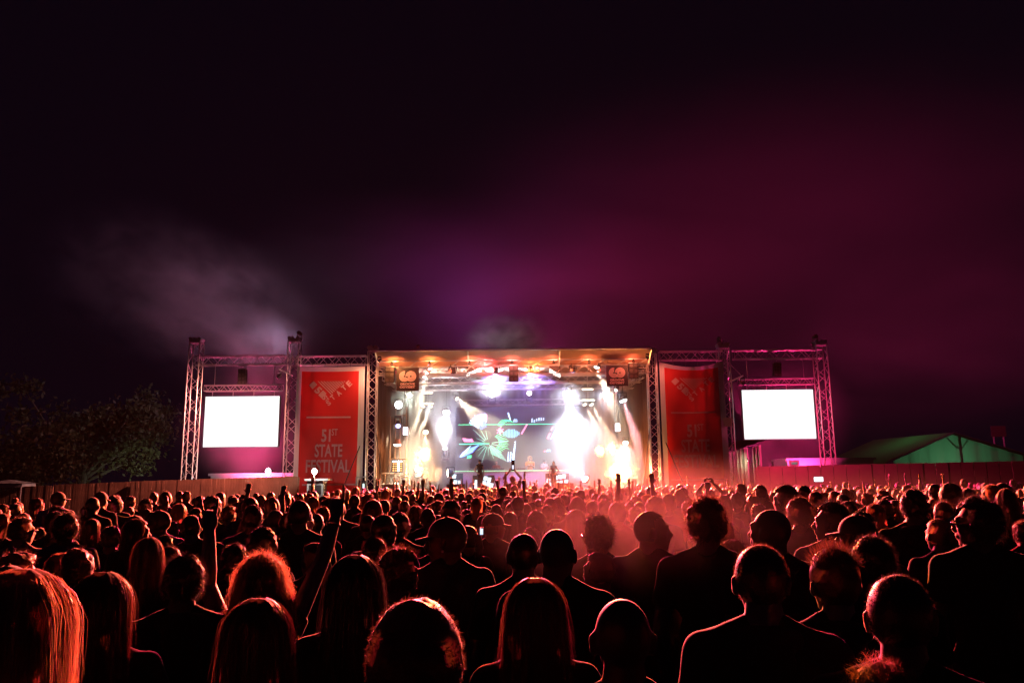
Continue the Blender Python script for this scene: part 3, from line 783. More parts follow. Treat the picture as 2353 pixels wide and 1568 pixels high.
for i in range(4):
    for j in range(5):
        mb = MB(); x = c.x-0.2+i*0.133; z = c.z-0.26+j*0.12
        mb.bb(x-0.04, x+0.04, c.y-0.015, c.y-0.003, z-0.03, z+0.03); mb.build("cell", E_white if (i == 2 or j == 4) else E_amber, root)

# floor lamps
p = at(*z2(570, 1292), 43.5); moving_head(p, at(900, 1100, 20), "greenish-white floor lamp glaring below the flame burst", emat("lens_green", (0.8, 1, 0.85), 40), (0.8, 1, 0.85), 800, 70, hang=False, grp="floor lamps on the stage")
p = at(*z2(852, 1325), 43.2); par_can(p, at(*z2(600, 1330), 42.9), "floor lamp turned sideways flooding the deck with orange haze", 0.2, emat("lens_orange", (1, 0.75, 0.5), 25), (1, 0.45, 0.18), 2600, 80, grp="floor lamps on the stage")
p = at(*z3(738, 1380), 43.0); par_can(p, at(*z3(660, 1290), 42.4), "white floor lamp glaring between the two raised hands and the purple booth", 0.17, E_white, WHITE, 1200, 70, grp="floor lamps on the stage")
p = at(*z2(370, 1435), 42.6); par_can(p, at(800, 1110, 20), "pale shaded lamp low by the case at the foot of the lamp scaffold", 0.13, E_warm, WARMW, 100, 60, grp="floor lamps on the stage")

# tilted tile lamps on the deck edge
def tile_lamp(cells, Y, label, strength=1):
    ps = [at(*zs(*c), Y) for c in cells]; cx = sum(p.x for p in ps)/len(ps); z0 = min(p.z for p in ps); z1 = max(p.z for p in ps)
    x0 = min(p.x for p in ps); x1 = max(p.x for p in ps)
    root = empty("tile_lamp", (cx, Y, FLOOR), 0, label, "stage lamp", "tile lamps at the deck edge")
    mb = MB(); mb.bb(x0-0.16, x1+0.16, Y+0.03, Y+0.14, max(FLOOR+0.01, z0-0.17), z1+0.16); mb.build("housing", M_black, root)
    for p in ps:
        mb = MB(); mb.slab([(p.x-0.12, Y-0.02, p.z-0.10), (p.x+0.07, Y-0.02, p.z-0.12), (p.x+0.11, Y-0.02, p.z+0.10), (p.x-0.09, Y-0.02, p.z+0.12)], (0, 0.03, 0)); mb.build("tile", emat("tile_blue_white", (0.72, 0.88, 1.0), 1.6), root)
tile_lamp([(107, 1372), (177, 1378), (90, 1280)], 43.6, "three blue-white tiles at the booth end near the orange floor haze")
tile_lamp([(440, 1370), (425, 1440), (580, 1310), (560, 1385), (640, 1330), (625, 1400), (675, 1420), (530, 1450)], 43.7, "cluster of blue-white tiles behind the legs of the capped dancer")
tile_lamp([(1570, 1350), (1690, 1300), (1755, 1288), (1815, 1280), (1725, 1390), (1785, 1380), (1850, 1365), (1600, 1410)], 43.7, "cluster of blue-white tiles beside the dancer in pink light, fire side")

# boxes and wedges along the stage edge
for (q0, q1, lab) in ((z2(245, 1462), z2(380, 1520), "rust-red flight case by the foot of the lamp scaffold"), (z2(838, 1455), z2(1015, 1500), "dark red case on the deck edge under the orange floor haze"), (z3(455, 1442), z3(635, 1480), "dark red case on the deck edge beside the pink-lit dancer")):
    Yb = 42.3; a_, b_ = at(*q0, Yb), at(*q1, Yb); z0 = FLOOR+0.002
    root = empty("flight_case", ((a_.x+b_.x)/2, Yb, z0), 0, lab, "case", "cases along the deck edge")
    mb = MB(); mb.bb(a_.x, b_.x, Yb, Yb+0.5, z0, max(z0+0.3, a_.z)); mb.build("box", M_wood_box, root)
    mb = MB()
    for x in (a_.x, b_.x): mb.bb(x-0.02, x+0.02, Yb-0.012, Yb+0.512, z0+0.01, max(z0+0.3, a_.z)+0.012)
    mb.build("edge_trim", M_steel, root)

# the wash lamps that light the crowd, under the front truss
RED = (1.0, 0.085, 0.03); ORG = (1.0, 0.16, 0.03); HOT = (1.0, 0.03, 0.17)
CROWD_W = 1.2
wl = [(985, (1, 0.04, 0.12), 75000, -11), (1035, (1, 0.06, 0.06), 60000, -5), (1110, (1, 0.05, 0.05), 60000, -1.5), (1235, ORG, 60000, 1), (1312, ORG, 125000, 3), (1375, HOT, 80000, 13)]
for i, (px, c, pw, ax) in enumerate(wl):
    p = at(px, 842, YF-0.25); p.z = ZR-0.35
    nm = ("just past the brightly lit logo sign", "near the first strip lamp box", "beside the whitest smoke", "past the middle loudspeaker", "beside the stepped cream tubes", "close before the darker logo sign")[i]
    moving_head(p, (ax, 19, 1.6), "small red wash lamp under the stage front truss %s" % nm, E_red, c, pw*CROWD_W, 74, s=0.55, blend=0.5, grp="red wash lamps of the stage front", ztop=ZR, rad=0.12)

# lamps of the wings and the roof, most added to light smoke and surfaces
VIO = (0.85, 0.6, 1.0); PNK = (1.0, 0.07, 0.24)
def wing_lamp(p, aim, label, col, power, size, lens, hang=True, s=0.8):
    return moving_head(p, aim, label, lens, col, power, size, hang, s, 1.0, "coloured lamps of the wings and roof", rad=0.15)
E_mag = emat("lens_magenta", (1, 0.1, 0.45), 4); E_vio = emat("lens_violet_bright", (0.8, 0.7, 1), 5)
wing_lamp((XE, YF+0.5, ZE+0.35), (XE-2, 62, 24), "magenta sky lamp on the tower head beside the sagging banner", MAG, 20000, 140, E_mag, False)
wing_lamp((XF, YF+0.5, ZF+0.35), (XF+22, 58, 20), "magenta sky lamp on the outermost tower head over the red wall", (1, 0.04, 0.24), 22000, 140, E_mag, False)
wing_lamp((2.5, 53.6, ZR+1.7), (6, 66, 34), "added magenta lamp on the back edge of the stage roof lighting the smoke", (1, 0.05, 0.4), 5000, 140, E_mag, False)  # added on the roof only to light the smoke in the sky
wing_lamp((XB+0.1, YF+0.5, ZB+0.35), (XB-7, 50, ZB+5), "added violet lamp on the tower head to light the pale smoke plume", VIO, 4800, 120, E_vio, False)  # added to light the plume and the fence-side truss
wing_lamp((XA+2.6, 44.2, 0.5), (XA+2.5, 44.9, 8), "unseen added pink flood lamp behind the screen by the plank fence", PNK, 15000, 120, E_mag, False)  # unseen flood added for the pink glow round the screen
wing_lamp((XE+5.0, 44.4, 0.5), (XE+3.4, 45.2, 8), "unseen added magenta flood lamp behind the screen above the red wall", MAG, 18000, 120, E_mag, False)  # its unseen counterpart, added for the magenta glow
def added_arm_lamp(X, Z, aim, label, col, power):  # flood and arm both added, to brighten the boards from the front
    r_ = wing_lamp((X, YF-2.6, Z), aim, label, col, power, 120, E_mag, True, 0.6)
    mb = MB(); mb.tube((X, YF-0.2, Z+0.35), (X, YF-2.7, Z+0.35), 0.035, n=6); mb.tube((X, YF-0.2, Z+1.4), (X, YF-2.5, Z+0.36), 0.012, n=5); mb.build("arm", M_alu, r_)
added_arm_lamp(XB, ZB-2.4, (XB-5.5, 41.2, 1.6), "added pink flood lamp on a tower arm, brightening the plank fence", (1, 0.28, 0.22), 6000)
added_arm_lamp(XE+0.2, ZE-2.4, (XE+7, 41.2, 1.6), "added magenta flood lamp on a tower arm, brightening the red wall", (1, 0.03, 0.14), 5500)
wing_lamp((LX0+0.2, LIPY+0.1, zlip-0.45), (XB+1.0, YF-0.4, 4.2), "orange flood lamp at the canopy corner over the flat banner", (1, 0.36, 0.2), 1000, 120, E_warm, s=0.5)
wing_lamp((LX1-0.2, LIPY+0.1, zlip-0.45), (XE-1.0, YF-0.4, 4.2), "added red flood lamp at the canopy corner to brighten the sagging banner", (1, 0.22, 0.14), 330, 120, E_red, s=0.5)  # added so the banner front gets light
for i, (px, lab, c) in enumerate(((905, "over the fence-side loudspeaker", (1, 0.32, 0.1)), (990, "just past the lit logo sign", (1, 0.32, 0.1)), (1080, "at the first canopy strut", (1, 0.26, 0.14)), (1176, "over the middle loudspeaker", (1, 0.2, 0.16)),
                                 (1270, "at the second canopy strut", (1, 0.22, 0.12)), (1350, "just before the darker logo sign", (1, 0.22, 0.1)), (1450, "over the fire-side loudspeaker", (1, 0.2, 0.09)))):
    p = at(px, 842, YF-0.35); p.y = LIPY+0.15; p.z = zlip-0.55
    wing_lamp(p, (p.x, YF+0.1, ZR-0.35), "small added orange uplight washing the canopy %s" % lab, c, (170, 170, 150, 140, 140, 110, 80)[i], 168, E_red, False, 0.35)  # uplights added to wash the canopy and the signs

p = at(960, 800, LIPY); p.z = zlip+0.3
q = at(1150, 790, LIPY-0.2); q.z = zlip+1.3
wing_lamp(p, q, "small added lamp on the canopy edge aimed across at a wisp of smoke", (1, 0.82, 0.95), 1100, 46, None, False, 0.4)  # added to whiten the wisp at the canopy edge
wing_lamp((-2.0, 53.6, ZR+1.7), (-7, 64, 30), "added purple lamp on the back edge of the stage roof tinting the smoke", (0.5, 0.06, 0.45), 9000, 130, E_mag, False)  # second added roof lamp, tints the smoke over the stage
# ------------------------------------------------------------------ flames
def vol_mat(name, density, col=(0.9, 0.9, 0.9), aniso=0.0, emis=None, noise=None):
    m = bpy.data.materials.new(name); m.use_nodes = True
    nt = m.node_tree; nt.nodes.clear()
    v = nt.nodes.new('ShaderNodeVolumePrincipled'); o = nt.nodes.new('ShaderNodeOutputMaterial')
    v.inputs['Color'].default_value = (*col, 1); v.inputs['Density'].default_value = density; v.inputs['Anisotropy'].default_value = aniso
    nt.links.new(v.outputs[0], o.inputs['Volume'])
    return m, nt, v
def box_obj(name, x0, x1, y0, y1, z0, z1, mat):
    mb = MB(); mb.bb(x0, x1, y0, y1, z0, z1); return mb.build(name, mat)
def puff(name, c, r, density, col, label, cat, emis=None, scale=1.0, thr=0.45, seed=0.0, aniso=0.0, group=None, rot=0):
    """a soft-edged cloud: density falls off from the middle, broken up by noise"""
    m, nt, v = vol_mat(name+"_vapour", 0, col, aniso)
    tc = nt.nodes.new('ShaderNodeTexCoord')
    ln = nt.nodes.new('ShaderNodeVectorMath'); ln.operation = 'LENGTH'; nt.links.new(tc.outputs['Object'], ln.inputs[0])
    mr = nt.nodes.new('ShaderNodeMapRange'); mr.inputs[1].default_value = 0.15; mr.inputs[2].default_value = 1.0; mr.inputs[3].default_value = 1; mr.inputs[4].default_value = 0
    mr.interpolation_type = 'SMOOTHSTEP'
    nt.links.new(ln.outputs['Value'], mr.inputs[0])
    nz = nt.nodes.new('ShaderNodeTexNoise'); nz.noise_dimensions = '4D'; nz.inputs['W'].default_value = seed; nz.inputs['Scale'].default_value = scale; nz.inputs['Detail'].default_value = 5; nz.inputs['Distortion'].default_value = 0.6
    nt.links.new(tc.outputs['Object'], nz.inputs['Vector'])
    m2 = nt.nodes.new('ShaderNodeMapRange'); m2.inputs[1].default_value = thr-0.12; m2.inputs[2].default_value = thr+0.22
    nt.links.new(nz.outputs['Fac'], m2.inputs[0])
    mu = nt.nodes.new('ShaderNodeMath'); mu.operation = 'MULTIPLY'; nt.links.new(mr.outputs[0], mu.inputs[0]); nt.links.new(m2.outputs[0], mu.inputs[1])
    m3 = nt.nodes.new('ShaderNodeMath'); m3.operation = 'MULTIPLY'; m3.inputs[1].default_value = density; nt.links.new(mu.outputs[0], m3.inputs[0])
    nt.links.new(m3.outputs[0], v.inputs['Density'])
    if emis:
        (ec, es) = emis
        nz.inputs['Detail'].default_value = 4
        m5 = nt.nodes.new('ShaderNodeMath'); m5.operation = 'MULTIPLY_ADD'; m5.inputs[1].default_value = 2.6; m5.inputs[2].default_value = -1.3+0.62; nt.links.new(nz.outputs['Fac'], m5.inputs[0])
        m6 = nt.nodes.new('ShaderNodeMath'); m6.operation = 'SUBTRACT'; nt.links.new(m5.outputs[0], m6.inputs[0]); nt.links.new(ln.outputs['Value'], m6.inputs[1])
        mu = nt.nodes.new('ShaderNodeMapRange'); mu.inputs[1].default_value = -0.05; mu.inputs[2].default_value = 0.25; nt.links.new(m6.outputs[0], mu.inputs[0])
        nt.links.new(mu.outputs[0], m3.inputs[0])
        v.inputs['Emission Color'].default_value = (*ec, 1)
        m4 = nt.nodes.new('ShaderNodeMath'); m4.operation = 'MULTIPLY'; m4.inputs[1].default_value = es; nt.links.new(mu.outputs[0], m4.inputs[0])
        nt.links.new(m4.outputs[0], v.inputs['Emission Strength'])
    mb = MB(); mb.ball((0, 0, 0), 1.0, 16, 10)
    o = mb.build(name, m); o.location = c; o.scale = r; o.rotation_euler = (0, rot, 0)
    m.cycles.homogeneous_volume = False if hasattr(m, 'cycles') and hasattr(m.cycles, 'homogeneous_volume') else False
    tag(o, label, cat, group)
    return o
FL = (1.0, 0.52, 0.2)
fa = at(*z2(622, 1150), 43.2)
f = puff("flame", fa, (0.55, 0.45, 0.62), 1.2, (1, .8, .6), "round burst of white-hot flame above the greenish floor lamp", "flame", (FL, 26), 2.4, 0.52, 1.0, group="flames on the stage")
point("flame_light", fa, 380, (1, 0.4, 0.12), 0.3)
fb = at(*z3(880, 1118), 43.4)
puff("flame", fb, (0.36, 0.3, 0.42), 1.2, (1, .8, .6), "small yellow flame left above the big fire, nearer the white flood", "flame", (FL, 26), 2.6, 0.53, 2.0, group="flames on the stage")
fc_ = at(*z3(990, 1090), 43.6)
puff("flame", fc_, (0.42, 0.3, 0.42), 1.2, (1, .8, .6), "small ragged flame just over the big fire, nearer the stage leg", "flame", (FL, 22), 3.2, 0.54, 3.0, group="flames on the stage")
fd = at(*z3(1080, 1320), 43.0)
puff("flame", fd, (1.1, 0.55, 0.8), 0.8, (1, .8, .6), "biggest orange fire low beside the red-lit stage leg", "flame", (FL, 10), 2.4, 0.50, 4.0, group="flames on the stage")
point("flame_light", fd, 2200, (1, 0.33, 0.09), 0.4)

# ------------------------------------------------------------------ smoke and haze
mS, _, _ = vol_mat("stage_smoke_vapour", 0.06, (0.92, 0.9, 0.92), 0.2)
tag(box_obj("smoke", SX0+0.3, SX1-0.3, YF+0.55, 52.3, FLOOR+0.03, ZR-0.1, mS), kind="stuff")
mH, _, _ = vol_mat("haze_air", 0.00004, (0.9, 0.88, 0.9), 0.0)
tag(box_obj("haze", -75, 75, -4, 110, -1, 42, mH), kind="stuff")
GREY = (0.9, 0.9, 0.9)
def smoke(px, py, Y, r, density, scale, thr, seed, rot=0):
    o = puff("smoke", at(px, py, Y), r, density, GREY, None, None, None, scale, thr, seed, 0.0, None, rot); tag(o, kind="stuff"); return o
smoke(2080, 540, 60, (44, 13, 17), 0.011, 1.4, 0.40, 11.0)       # lit cloud drifting off over the magenta wing
smoke(1240, 660, 58, (24, 7, 9), 0.013, 1.6, 0.42, 12.5)          # over the stage roof
smoke(500, 720, 48, (8.5, 3.5, 5.5), 0.06, 3.4, 0.50, 13.0, R(30))   # plume off the fence-side wing
smoke(330, 640, 50, (9.0, 3.5, 6.0), 0.035, 3.2, 0.49, 23.0, R(20))
smoke(612, 840, 44, (3.0, 1.4, 3.4), 0.08, 2.0, 0.45, 14.0, R(-25))
smoke(1780, 1150, 19, (6.0, 8.0, 1.0), 0.009, 1.4, 0.40, 44.0)
smoke(2330, 740, 58, (17, 8, 8), 0.012, 1.5, 0.42, 43.0)
smoke(2050, 860, 60, (17, 7, 6), 0.013, 1.6, 0.42, 45.0)
smoke(850, 650, 57, (17, 6, 8), 0.014, 1.6, 0.42, 41.0)
smoke(1165, 790, 40.0, (2.6, 0.9, 2.0), 0.5, 3.0, 0.52, 15.0)     # wisp at the canopy edge
smoke(555, 1000, 45.5, (4.6, 1.6, 4.0), 0.10, 1.2, 0.38, 16.0)    # added behind the screens to catch the pink floods
smoke(1790, 980, 45.5, (5.0, 1.6, 4.6), 0.10, 1.2, 0.38, 17.0)
smoke(1440, 1140, 24, (5.5, 9.0, 1.5), 0.018, 1.4, 0.40, 18.0)     # smoke added over the heads to stand in for lens flare
smoke(1460, 1210, 6.0, (1.3, 2.6, 0.45), 0.12, 1.3, 0.38, 19.0)  # nearer smoke added for the same orange veil
def stage_puff(q, Y, r, d, seed): return smoke(q[0], q[1], Y, r, d, 1.1, 0.36, seed)
stage_puff(z3(650, 920), 45.6, (2.3, 1.1, 3.0), 0.16, 31.0)
stage_puff(z2(800, 830), 46.4, (2.0, 1.0, 2.8), 0.20, 32.0)
stage_puff(z3(1080, 1120), 43.4, (1.9, 0.75, 2.0), 0.14, 33.0)
stage_puff(z2(570, 1080), 43.6, (1.3, 0.8, 1.5), 0.10, 34.0)
stage_puff(z2(1270, 450), 45.6, (1.6, 1.2, 0.8), 0.30, 35.0)
# ------------------------------------------------------------------ fences, tents, trees round the field
M_plank = pmat("fence_plank", (0.26, 0.13, 0.08), 0.8, var=0.6, scale=2.2, bump=0.3)
M_board = pmat("hoarding_board", (0.22, 0.13, 0.12), 0.75, var=0.35, scale=1.4, bump=0.2)
M_cabin = pmat("cabin_sheet", (0.32, 0.34, 0.34), 0.6, var=0.15, scale=2)
FY = 40.7
def plank_fence(px0, px1, pt0, pt1, Y, label, bw, mat, jit, rs):
    r_ = random.Random(rs); a = at(px0, pt0, Y); b = at(px1, pt1, Y); n = int((b.x-a.x)/bw)
    root = empty("fence", ((a.x+b.x)/2, Y, 0), 0, label, "fence", "fences round the field")
    mb = MB()
    for i in range(n):
        t = (i+0.5)/n; x = a.x+(b.x-a.x)*t; z = a.z+(b.z-a.z)*t+r_.uniform(-jit, jit)
        o_ = r_.uniform(-0.012, 0.012); mb.bb(x-bw*0.5+0.004, x+bw*0.5-0.004, Y+o_, Y+0.045+o_, 0.04, z)
    mb.build("planks", mat, root)
    mb2 = MB(); zz = min(a.z, b.z); mb2.bb(a.x, b.x, Y+0.17, Y+0.18, 0.03, zz-0.06); mb2.build("gap_light_block", M_black, root)  # dark sheet added so no light shows through the gaps
    m = max(2, int((b.x-a.x)/2.4))
    for i in range(m+1):
        t = i/m; x = a.x+(b.x-a.x)*t; mb = MB(); mb.bb(x-0.05, x+0.05, Y+0.05, Y+0.16, 0, a.z+(b.z-a.z)*t-0.05); mb.build("post", mat, root)
    for z in (0.5, 1.7):
        mb = MB(); mb.bb(a.x, b.x, Y+0.055, Y+0.10, z-0.04, z+0.04); mb.build("rail", mat, root)
    return root
plank_fence(52, 118, 1117, 1114, FY, "short ochre-lit plank fence section beside the pale flat tent", 0.13, M_plank, 0.01, 1)
plank_fence(122, 300, 1113, 1106, FY+0.25, "long dim plank fence section below the dark tree", 0.13, M_plank, 0.012, 2)
plank_fence(301, 684, 1105, 1093, FY, "pink-lit plank fence section running up to the flat red banner", 0.13, M_plank, 0.012, 3)
plank_fence(-30, 50, 1128, 1126, FY+0.5, "dark stretch of plank fence under the pale flat tent", 0.13, M_plank, 0.012, 4)
plank_fence(1738, 2440, 1071, 1056, FY, "tall red-lit board wall below the video screen and the green marquee", 0.62, M_board, 0.004, 5)

def cabin(px0, px1, pt, pb, Y, dep, label, mat=M_cabin):
    a = at(px0, pt, Y); b = at(px1, pt, Y); z = a.z
    root = empty("cabin", ((a.x+b.x)/2, Y, 0), 0, label, "cabin", "site cabins behind the fences")
    mb = MB(); mb.bb(a.x, b.x, Y, Y+dep, 0.0, z-0.14); mb.build("wall", mat, root)
    mb = MB(); mb.bb(a.x-0.1, b.x+0.1, Y-0.1, Y+dep+0.1, z-0.135, z); mb.build("roof", mat, root)
    mb = MB(); mb.bb(a.x+0.4, a.x+1.3, Y-0.03, Y-0.003, 0.1, 2.05); mb.build("door", M_steel, root)
    return root
cabin(484, 690, 1087, 1096, 45.5, 2.4, "long pale cabin with a teal-lit flat roof behind the plank fence")
cabin(1808, 2006, 1052, 1066, 45.0, 2.4, "long pale-pink cabin roof showing over the red wall beside the tower")
q0 = at(*zr(1410, 1205), 41.0); q1 = at(*zr(1505, 1255), 41.0)
r_ = empty("monitor", ((q0.x+q1.x)/2, 41, 0), 0, "small pale-framed monitor peeping over the red wall below the screen", "monitor")
mb = MB(); mb.bb(q0.x, q1.x, 41, 41.12, q1.z, q0.z); mb.tube(((q0.x+q1.x)/2, 41.06, 0), ((q0.x+q1.x)/2, 41.06, q1.z), 0.05); mb.build("case", M_cabin, r_)
mb = MB(); mb.bb(q0.x+0.1, q1.x-0.1, 40.985, 40.997, q1.z+0.08, q0.z-0.1); mb.build("screen", emat("monitor_glow", (0.5, 0.65, 0.6), 0.35), r_)

# pale flat tent at the outer edge
Yt = 40.5; a = at(-40, 1103, Yt); b = at(51, 1104, Yt); c = at(30, 1118, Yt)
r_ = empty("gazebo", ((a.x+b.x)/2, Yt, 0), 0, "pale flat-topped tent cut by the picture edge behind the dark fence", "tent")
mb = MB(); mb.bb(a.x, b.x, Yt, Yt+1.2, c.z, b.z-0.12); mb.add([(a.x-0.1, Yt-0.1, b.z-0.115), (b.x+0.1, Yt-0.1, b.z-0.115), (b.x+0.1, Yt+1.3, b.z-0.115), (a.x-0.1, Yt+1.3, b.z-0.115), ((a.x+b.x)/2, Yt+0.6, b.z+0.08)], [(0, 1, 4), (1, 2, 4), (2, 3, 4), (3, 0, 4), (3, 2, 1, 0)]); mb.build("roof", M_cabin, r_)
for x in (a.x+0.05, b.x-0.05):
    mb = MB(); mb.tube((x, Yt+0.05, 0), (x, Yt+0.05, c.z), 0.04); mb.build("leg", M_steel, r_)

# green marquee
M_green = pmat("marquee_canvas", (0.05, 0.15, 0.075), 0.6, var=0.25, scale=0.9, bump=0.2, transl=0.8)
MY = 47.0
ap = at(2192, 996, MY); le = at(2052, 1058, MY); re = at(2348, 1042, MY)
r_ = empty("marquee", (ap.x, MY, 0), 0, "big green ridge marquee glowing faintly behind the red wall", "tent")
gab = MB(); n = 40; vs = []; fs = []
for i in range(n+1):
    t = i/n; x = le.x+(re.x-le.x)*t
    zt_ = le.z+(ap.z-le.z)*(x-le.x)/(ap.x-le.x) if x < ap.x else ap.z+(re.z-ap.z)*(x-ap.x)/(re.x-ap.x)
    f = 0.05*math.sin(i*1.1)+0.03*math.sin(i*2.3)
    vs += [(x, MY+f, zt_), (x, MY+f*1.5, 0.1)]
for i in range(n): fs.append((2*i, 2*i+1, 2*i+3, 2*i+2))
gab.add(vs, fs).build("gable", M_green, r_, smooth=True)
back = Vector((-1.6, 7, 0.0)); ov = Vector((-0.25, -0.5, 0.02))
for e, nm in ((le, "roof_slope"), (re, "roof_slope")):
    d = (e-ap); e2 = e+d*0.28
    mb = MB(); mb.slab([ap+ov, e2+ov, e2+back, ap+back], (0, 0, 0.05)); mb.build(nm, M_green, r_)
mb = MB(); mb.tube((ap.x+0.1, MY+0.4, 0), (ap.x+0.1, MY+0.4, ap.z-0.1), 0.06, n=8); mb.tube((ap.x+0.1, MY+0.4, ap.z-1.1), (ap.x-0.6, MY+0.4, ap.z-0.35), 0.03); mb.tube((ap.x+0.1, MY+0.4, ap.z-1.1), (ap.x+0.8, MY+0.4, ap.z-0.35), 0.03); mb.build("pole", M_black, r_)
lp = empty("marquee_lamp", (ap.x, MY+3, 2.6), 0, "lamp glowing behind the green canvas of the marquee", "lamp")
mb = MB(); mb.ball((ap.x, MY+3, 2.6), 0.08); mb.build("bulb", E_warm, lp)
point("lamp_light", (ap.x-0.6, MY+2.5, 2.6), 170, (0.7, 1, 0.8), 0.1, lp)
# faint board far behind
q0 = at(2276, 978, 52); q1 = at(2312, 1002, 52)
r_ = empty("sign_board", ((q0.x+q1.x)/2, 52, 0), 0, "dim dark red square board high up behind the marquee", "board")
mb = MB(); mb.bb(q0.x, q1.x, 52, 52.08, q1.z, q0.z); mb.build("panel", pmat("board_red", (0.015, 0.006, 0.005), 0.7, var=0.5, scale=3), r_)
for x in (q0.x+0.15, q1.x-0.15):
    mb = MB(); mb.tube((x, 52.1, 0), (x, 52.1, q1.z+0.3), 0.05); mb.build("post", M_steel, r_)

# pale drape tent under the magenta wing
M_drape = pmat("pale_drape", (0.18, 0.18, 0.14), 0.8, var=0.15, scale=2, transl=0.3)
DYY = 43.6
def dz_(x, y): return at(*zr(x, y), DYY)
r_ = empty("drape_tent", (dz_(1020, 1200).x, DYY, 0), 0, "small pale draped tent with a hanging lamp between tower and red wall", "tent")
p0, p1, p2, p3 = dz_(905, 1110), dz_(1005, 1090), dz_(1060, 1085), dz_(1140, 1060)
for a_, b_ in ((p0, p1), (p2, p3)):
    mb = MB(); vs = []; fs = []
    for i in range(11):
        q = a_.lerp(b_, i/10); f = 0.06*math.sin(i*1.8); vs += [(q.x, DYY+f, q.z), (q.x, DYY+f*1.4, 0.05)]
    for i in range(10): fs.append((2*i, 2*i+1, 2*i+3, 2*i+2))
    mb.add(vs, fs).build("side_drape", M_drape, r_, smooth=True)
mb = MB(); vs = [p0+Vector((0, -0.15, 0.03)), p3+Vector((0.2, -0.15, 0.22)), p3+Vector((0.4, 2.5, 0.5)), p0+Vector((0, 2.5, 0.4))]; mb.slab(vs, (0, 0, 0.06)); mb.build("roof", M_cloth_black, r_)
mb = MB(); vs = [p0+Vector((0, 2.4, -0.1)), p3+Vector((0, 2.4, 0)), (p3.x, DYY+2.4, 0.05), (p0.x, DYY+2.4, 0.05)]; mb.slab(vs, (0, 0.03, 0)); mb.build("back_drape", M_drape, r_)
q = dz_(1020, 1205)+Vector((0, 0.5, 0))
r_ = empty("hanging_lamp", q, 0, "warm hanging lamp glowing inside the pale draped tent", "lamp")
mb = MB(); mb.tube(q+Vector((0, 0, 0.35)), q, 0.03, 0.2, 14); mb.tube(q+Vector((0, 0, 0.35)), q+Vector((0, 0, 1.2)), 0.012); mb.build("shade", M_black, r_)
mb = MB(); mb.ball(q+Vector((0, 0, -0.01)), (0.15, 0.15, 0.06)); mb.build("bulb", emat("bulb_warm", (1, 0.85, 0.6), 6), r_)
point("lamp_light", q+Vector((0, -0.1, -0.12)), 60, (1, 0.85, 0.6), 0.08, r_)
# sign-like pale box on the tower beside the sagging banner
q0 = at(*zr(795, 805), YF-0.4); q1 = at(*zr(872, 885), YF-0.4)
r_ = empty("junction_box", ((q0.x+q1.x)/2, YF-0.4, q1.z), 0, "pale square box fixed on the tower beside the sagging banner", "box")
mb = MB(); mb.bb(q0.x, q1.x, YF-0.4, YF-0.32, q1.z, q0.z); mb.build("lid", pmat("box_grey", (0.5, 0.42, 0.44), 0.6), r_)
mb = MB(); mb.bb(q0.x+0.04, q1.x-0.04, YF-0.317, YF-0.28, q1.z+0.04, q0.z-0.04); mb.build("back", M_steel, r_)

# work lamps and kiosk before the flat banner
q = at(*zl(1333, 1322), 39.2)
r_ = empty("work_lamp", (q.x, 39.2, 0), 0, "star-bright work lamp on a pole before the foot of the flat banner", "lamp", "work lamps")
mb = MB(); mb.tube((q.x, 39.2, 0), (q.x, 39.2, q.z), 0.035, n=8); mb.build("pole", M_steel, r_)
mb = MB(); mb.ball(q, (0.12, 0.07, 0.14), 12, 8); mb.build("bulb", emat("work_white", (1, 0.98, 0.9), 40), r_)
point("lamp_light", q+Vector((0, -0.12, 0)), 160, (1, 0.85, 0.75), 0.1, r_)
q = at(*zl(917, 1322), 43.0)
r_ = empty("work_lamp", (q.x, 43.0, 0), 0, "greenish-white work lamp glaring above the cabin roof below the screen", "lamp", "work lamps")
mb = MB(); mb.tube((q.x, 43, 0), (q.x, 43, q.z), 0.03, n=8); mb.build("pole", M_steel, r_)
mb = MB(); mb.ball(q, (0.13, 0.08, 0.17), 12, 8); mb.build("bulb", emat("work_green", (0.92, 1, 0.95), 40), r_)
point("lamp_light", q+Vector((0, -0.14, 0)), 500, (0.85, 1, 0.92), 0.1, r_)
q0 = at(*zl(1268, 1388), 39.6); q1 = at(*zl(1410, 1500), 39.6)
r_ = empty("kiosk", ((q0.x+q1.x)/2, 39.6, 0), 0, "small white kiosk hut below the star-bright work lamp", "kiosk")
mb = MB(); mb.bb(q0.x, q1.x, 39.6, 40.4, 0, q0.z-0.1); mb.build("wall", M_cabin, r_)
mb = MB(); mb.bb(q0.x-0.1, q1.x+0.25, 39.45, 40.5, q0.z-0.095, q0.z); mb.build("roof", M_cabin, r_)
mb = MB(); mb.bb(q0.x+0.1, q1.x-0.1, 39.57, 39.597, q0.z-0.75, q0.z-0.3); mb.build("hatch", M_black, r_)
q0 = at(*zl(1710, 1378), 41.0); q1 = at(*zl(1800, 1500), 41.0)
r_ = empty("control_rack", ((q0.x+q1.x)/2, 41.0, 0), 0, "white-framed equipment rack with a teal glow at the foot of the stage leg", "rack")
for x in (q0.x, q1.x):
    mb = MB(); mb.bb(x-0.03, x+0.03, 40.97, 41.03, 0, q0.z); mb.build("upright", M_cabin, r_)
mb = MB(); mb.bb(q0.x-0.03, q1.x+0.03, 40.97, 41.03, q0.z+0.003, q0.z+0.06); mb.build("crossbar", M_cabin, r_)
mb = MB(); mb.bb(q0.x+0.5*(q1.x-q0.x), q1.x-0.06, 41.05, 41.3, 0.4, q0.z-0.15); mb.build("unit", M_black, r_)
mb = MB(); mb.bb(q0.x+0.6*(q1.x-q0.x), q1.x-0.12, 41.03, 41.045, q1.z-0.3, q0.z-0.3); mb.build("panel_light", emat("rack_teal", (0.6, 1, 0.95), 1.6), r_)

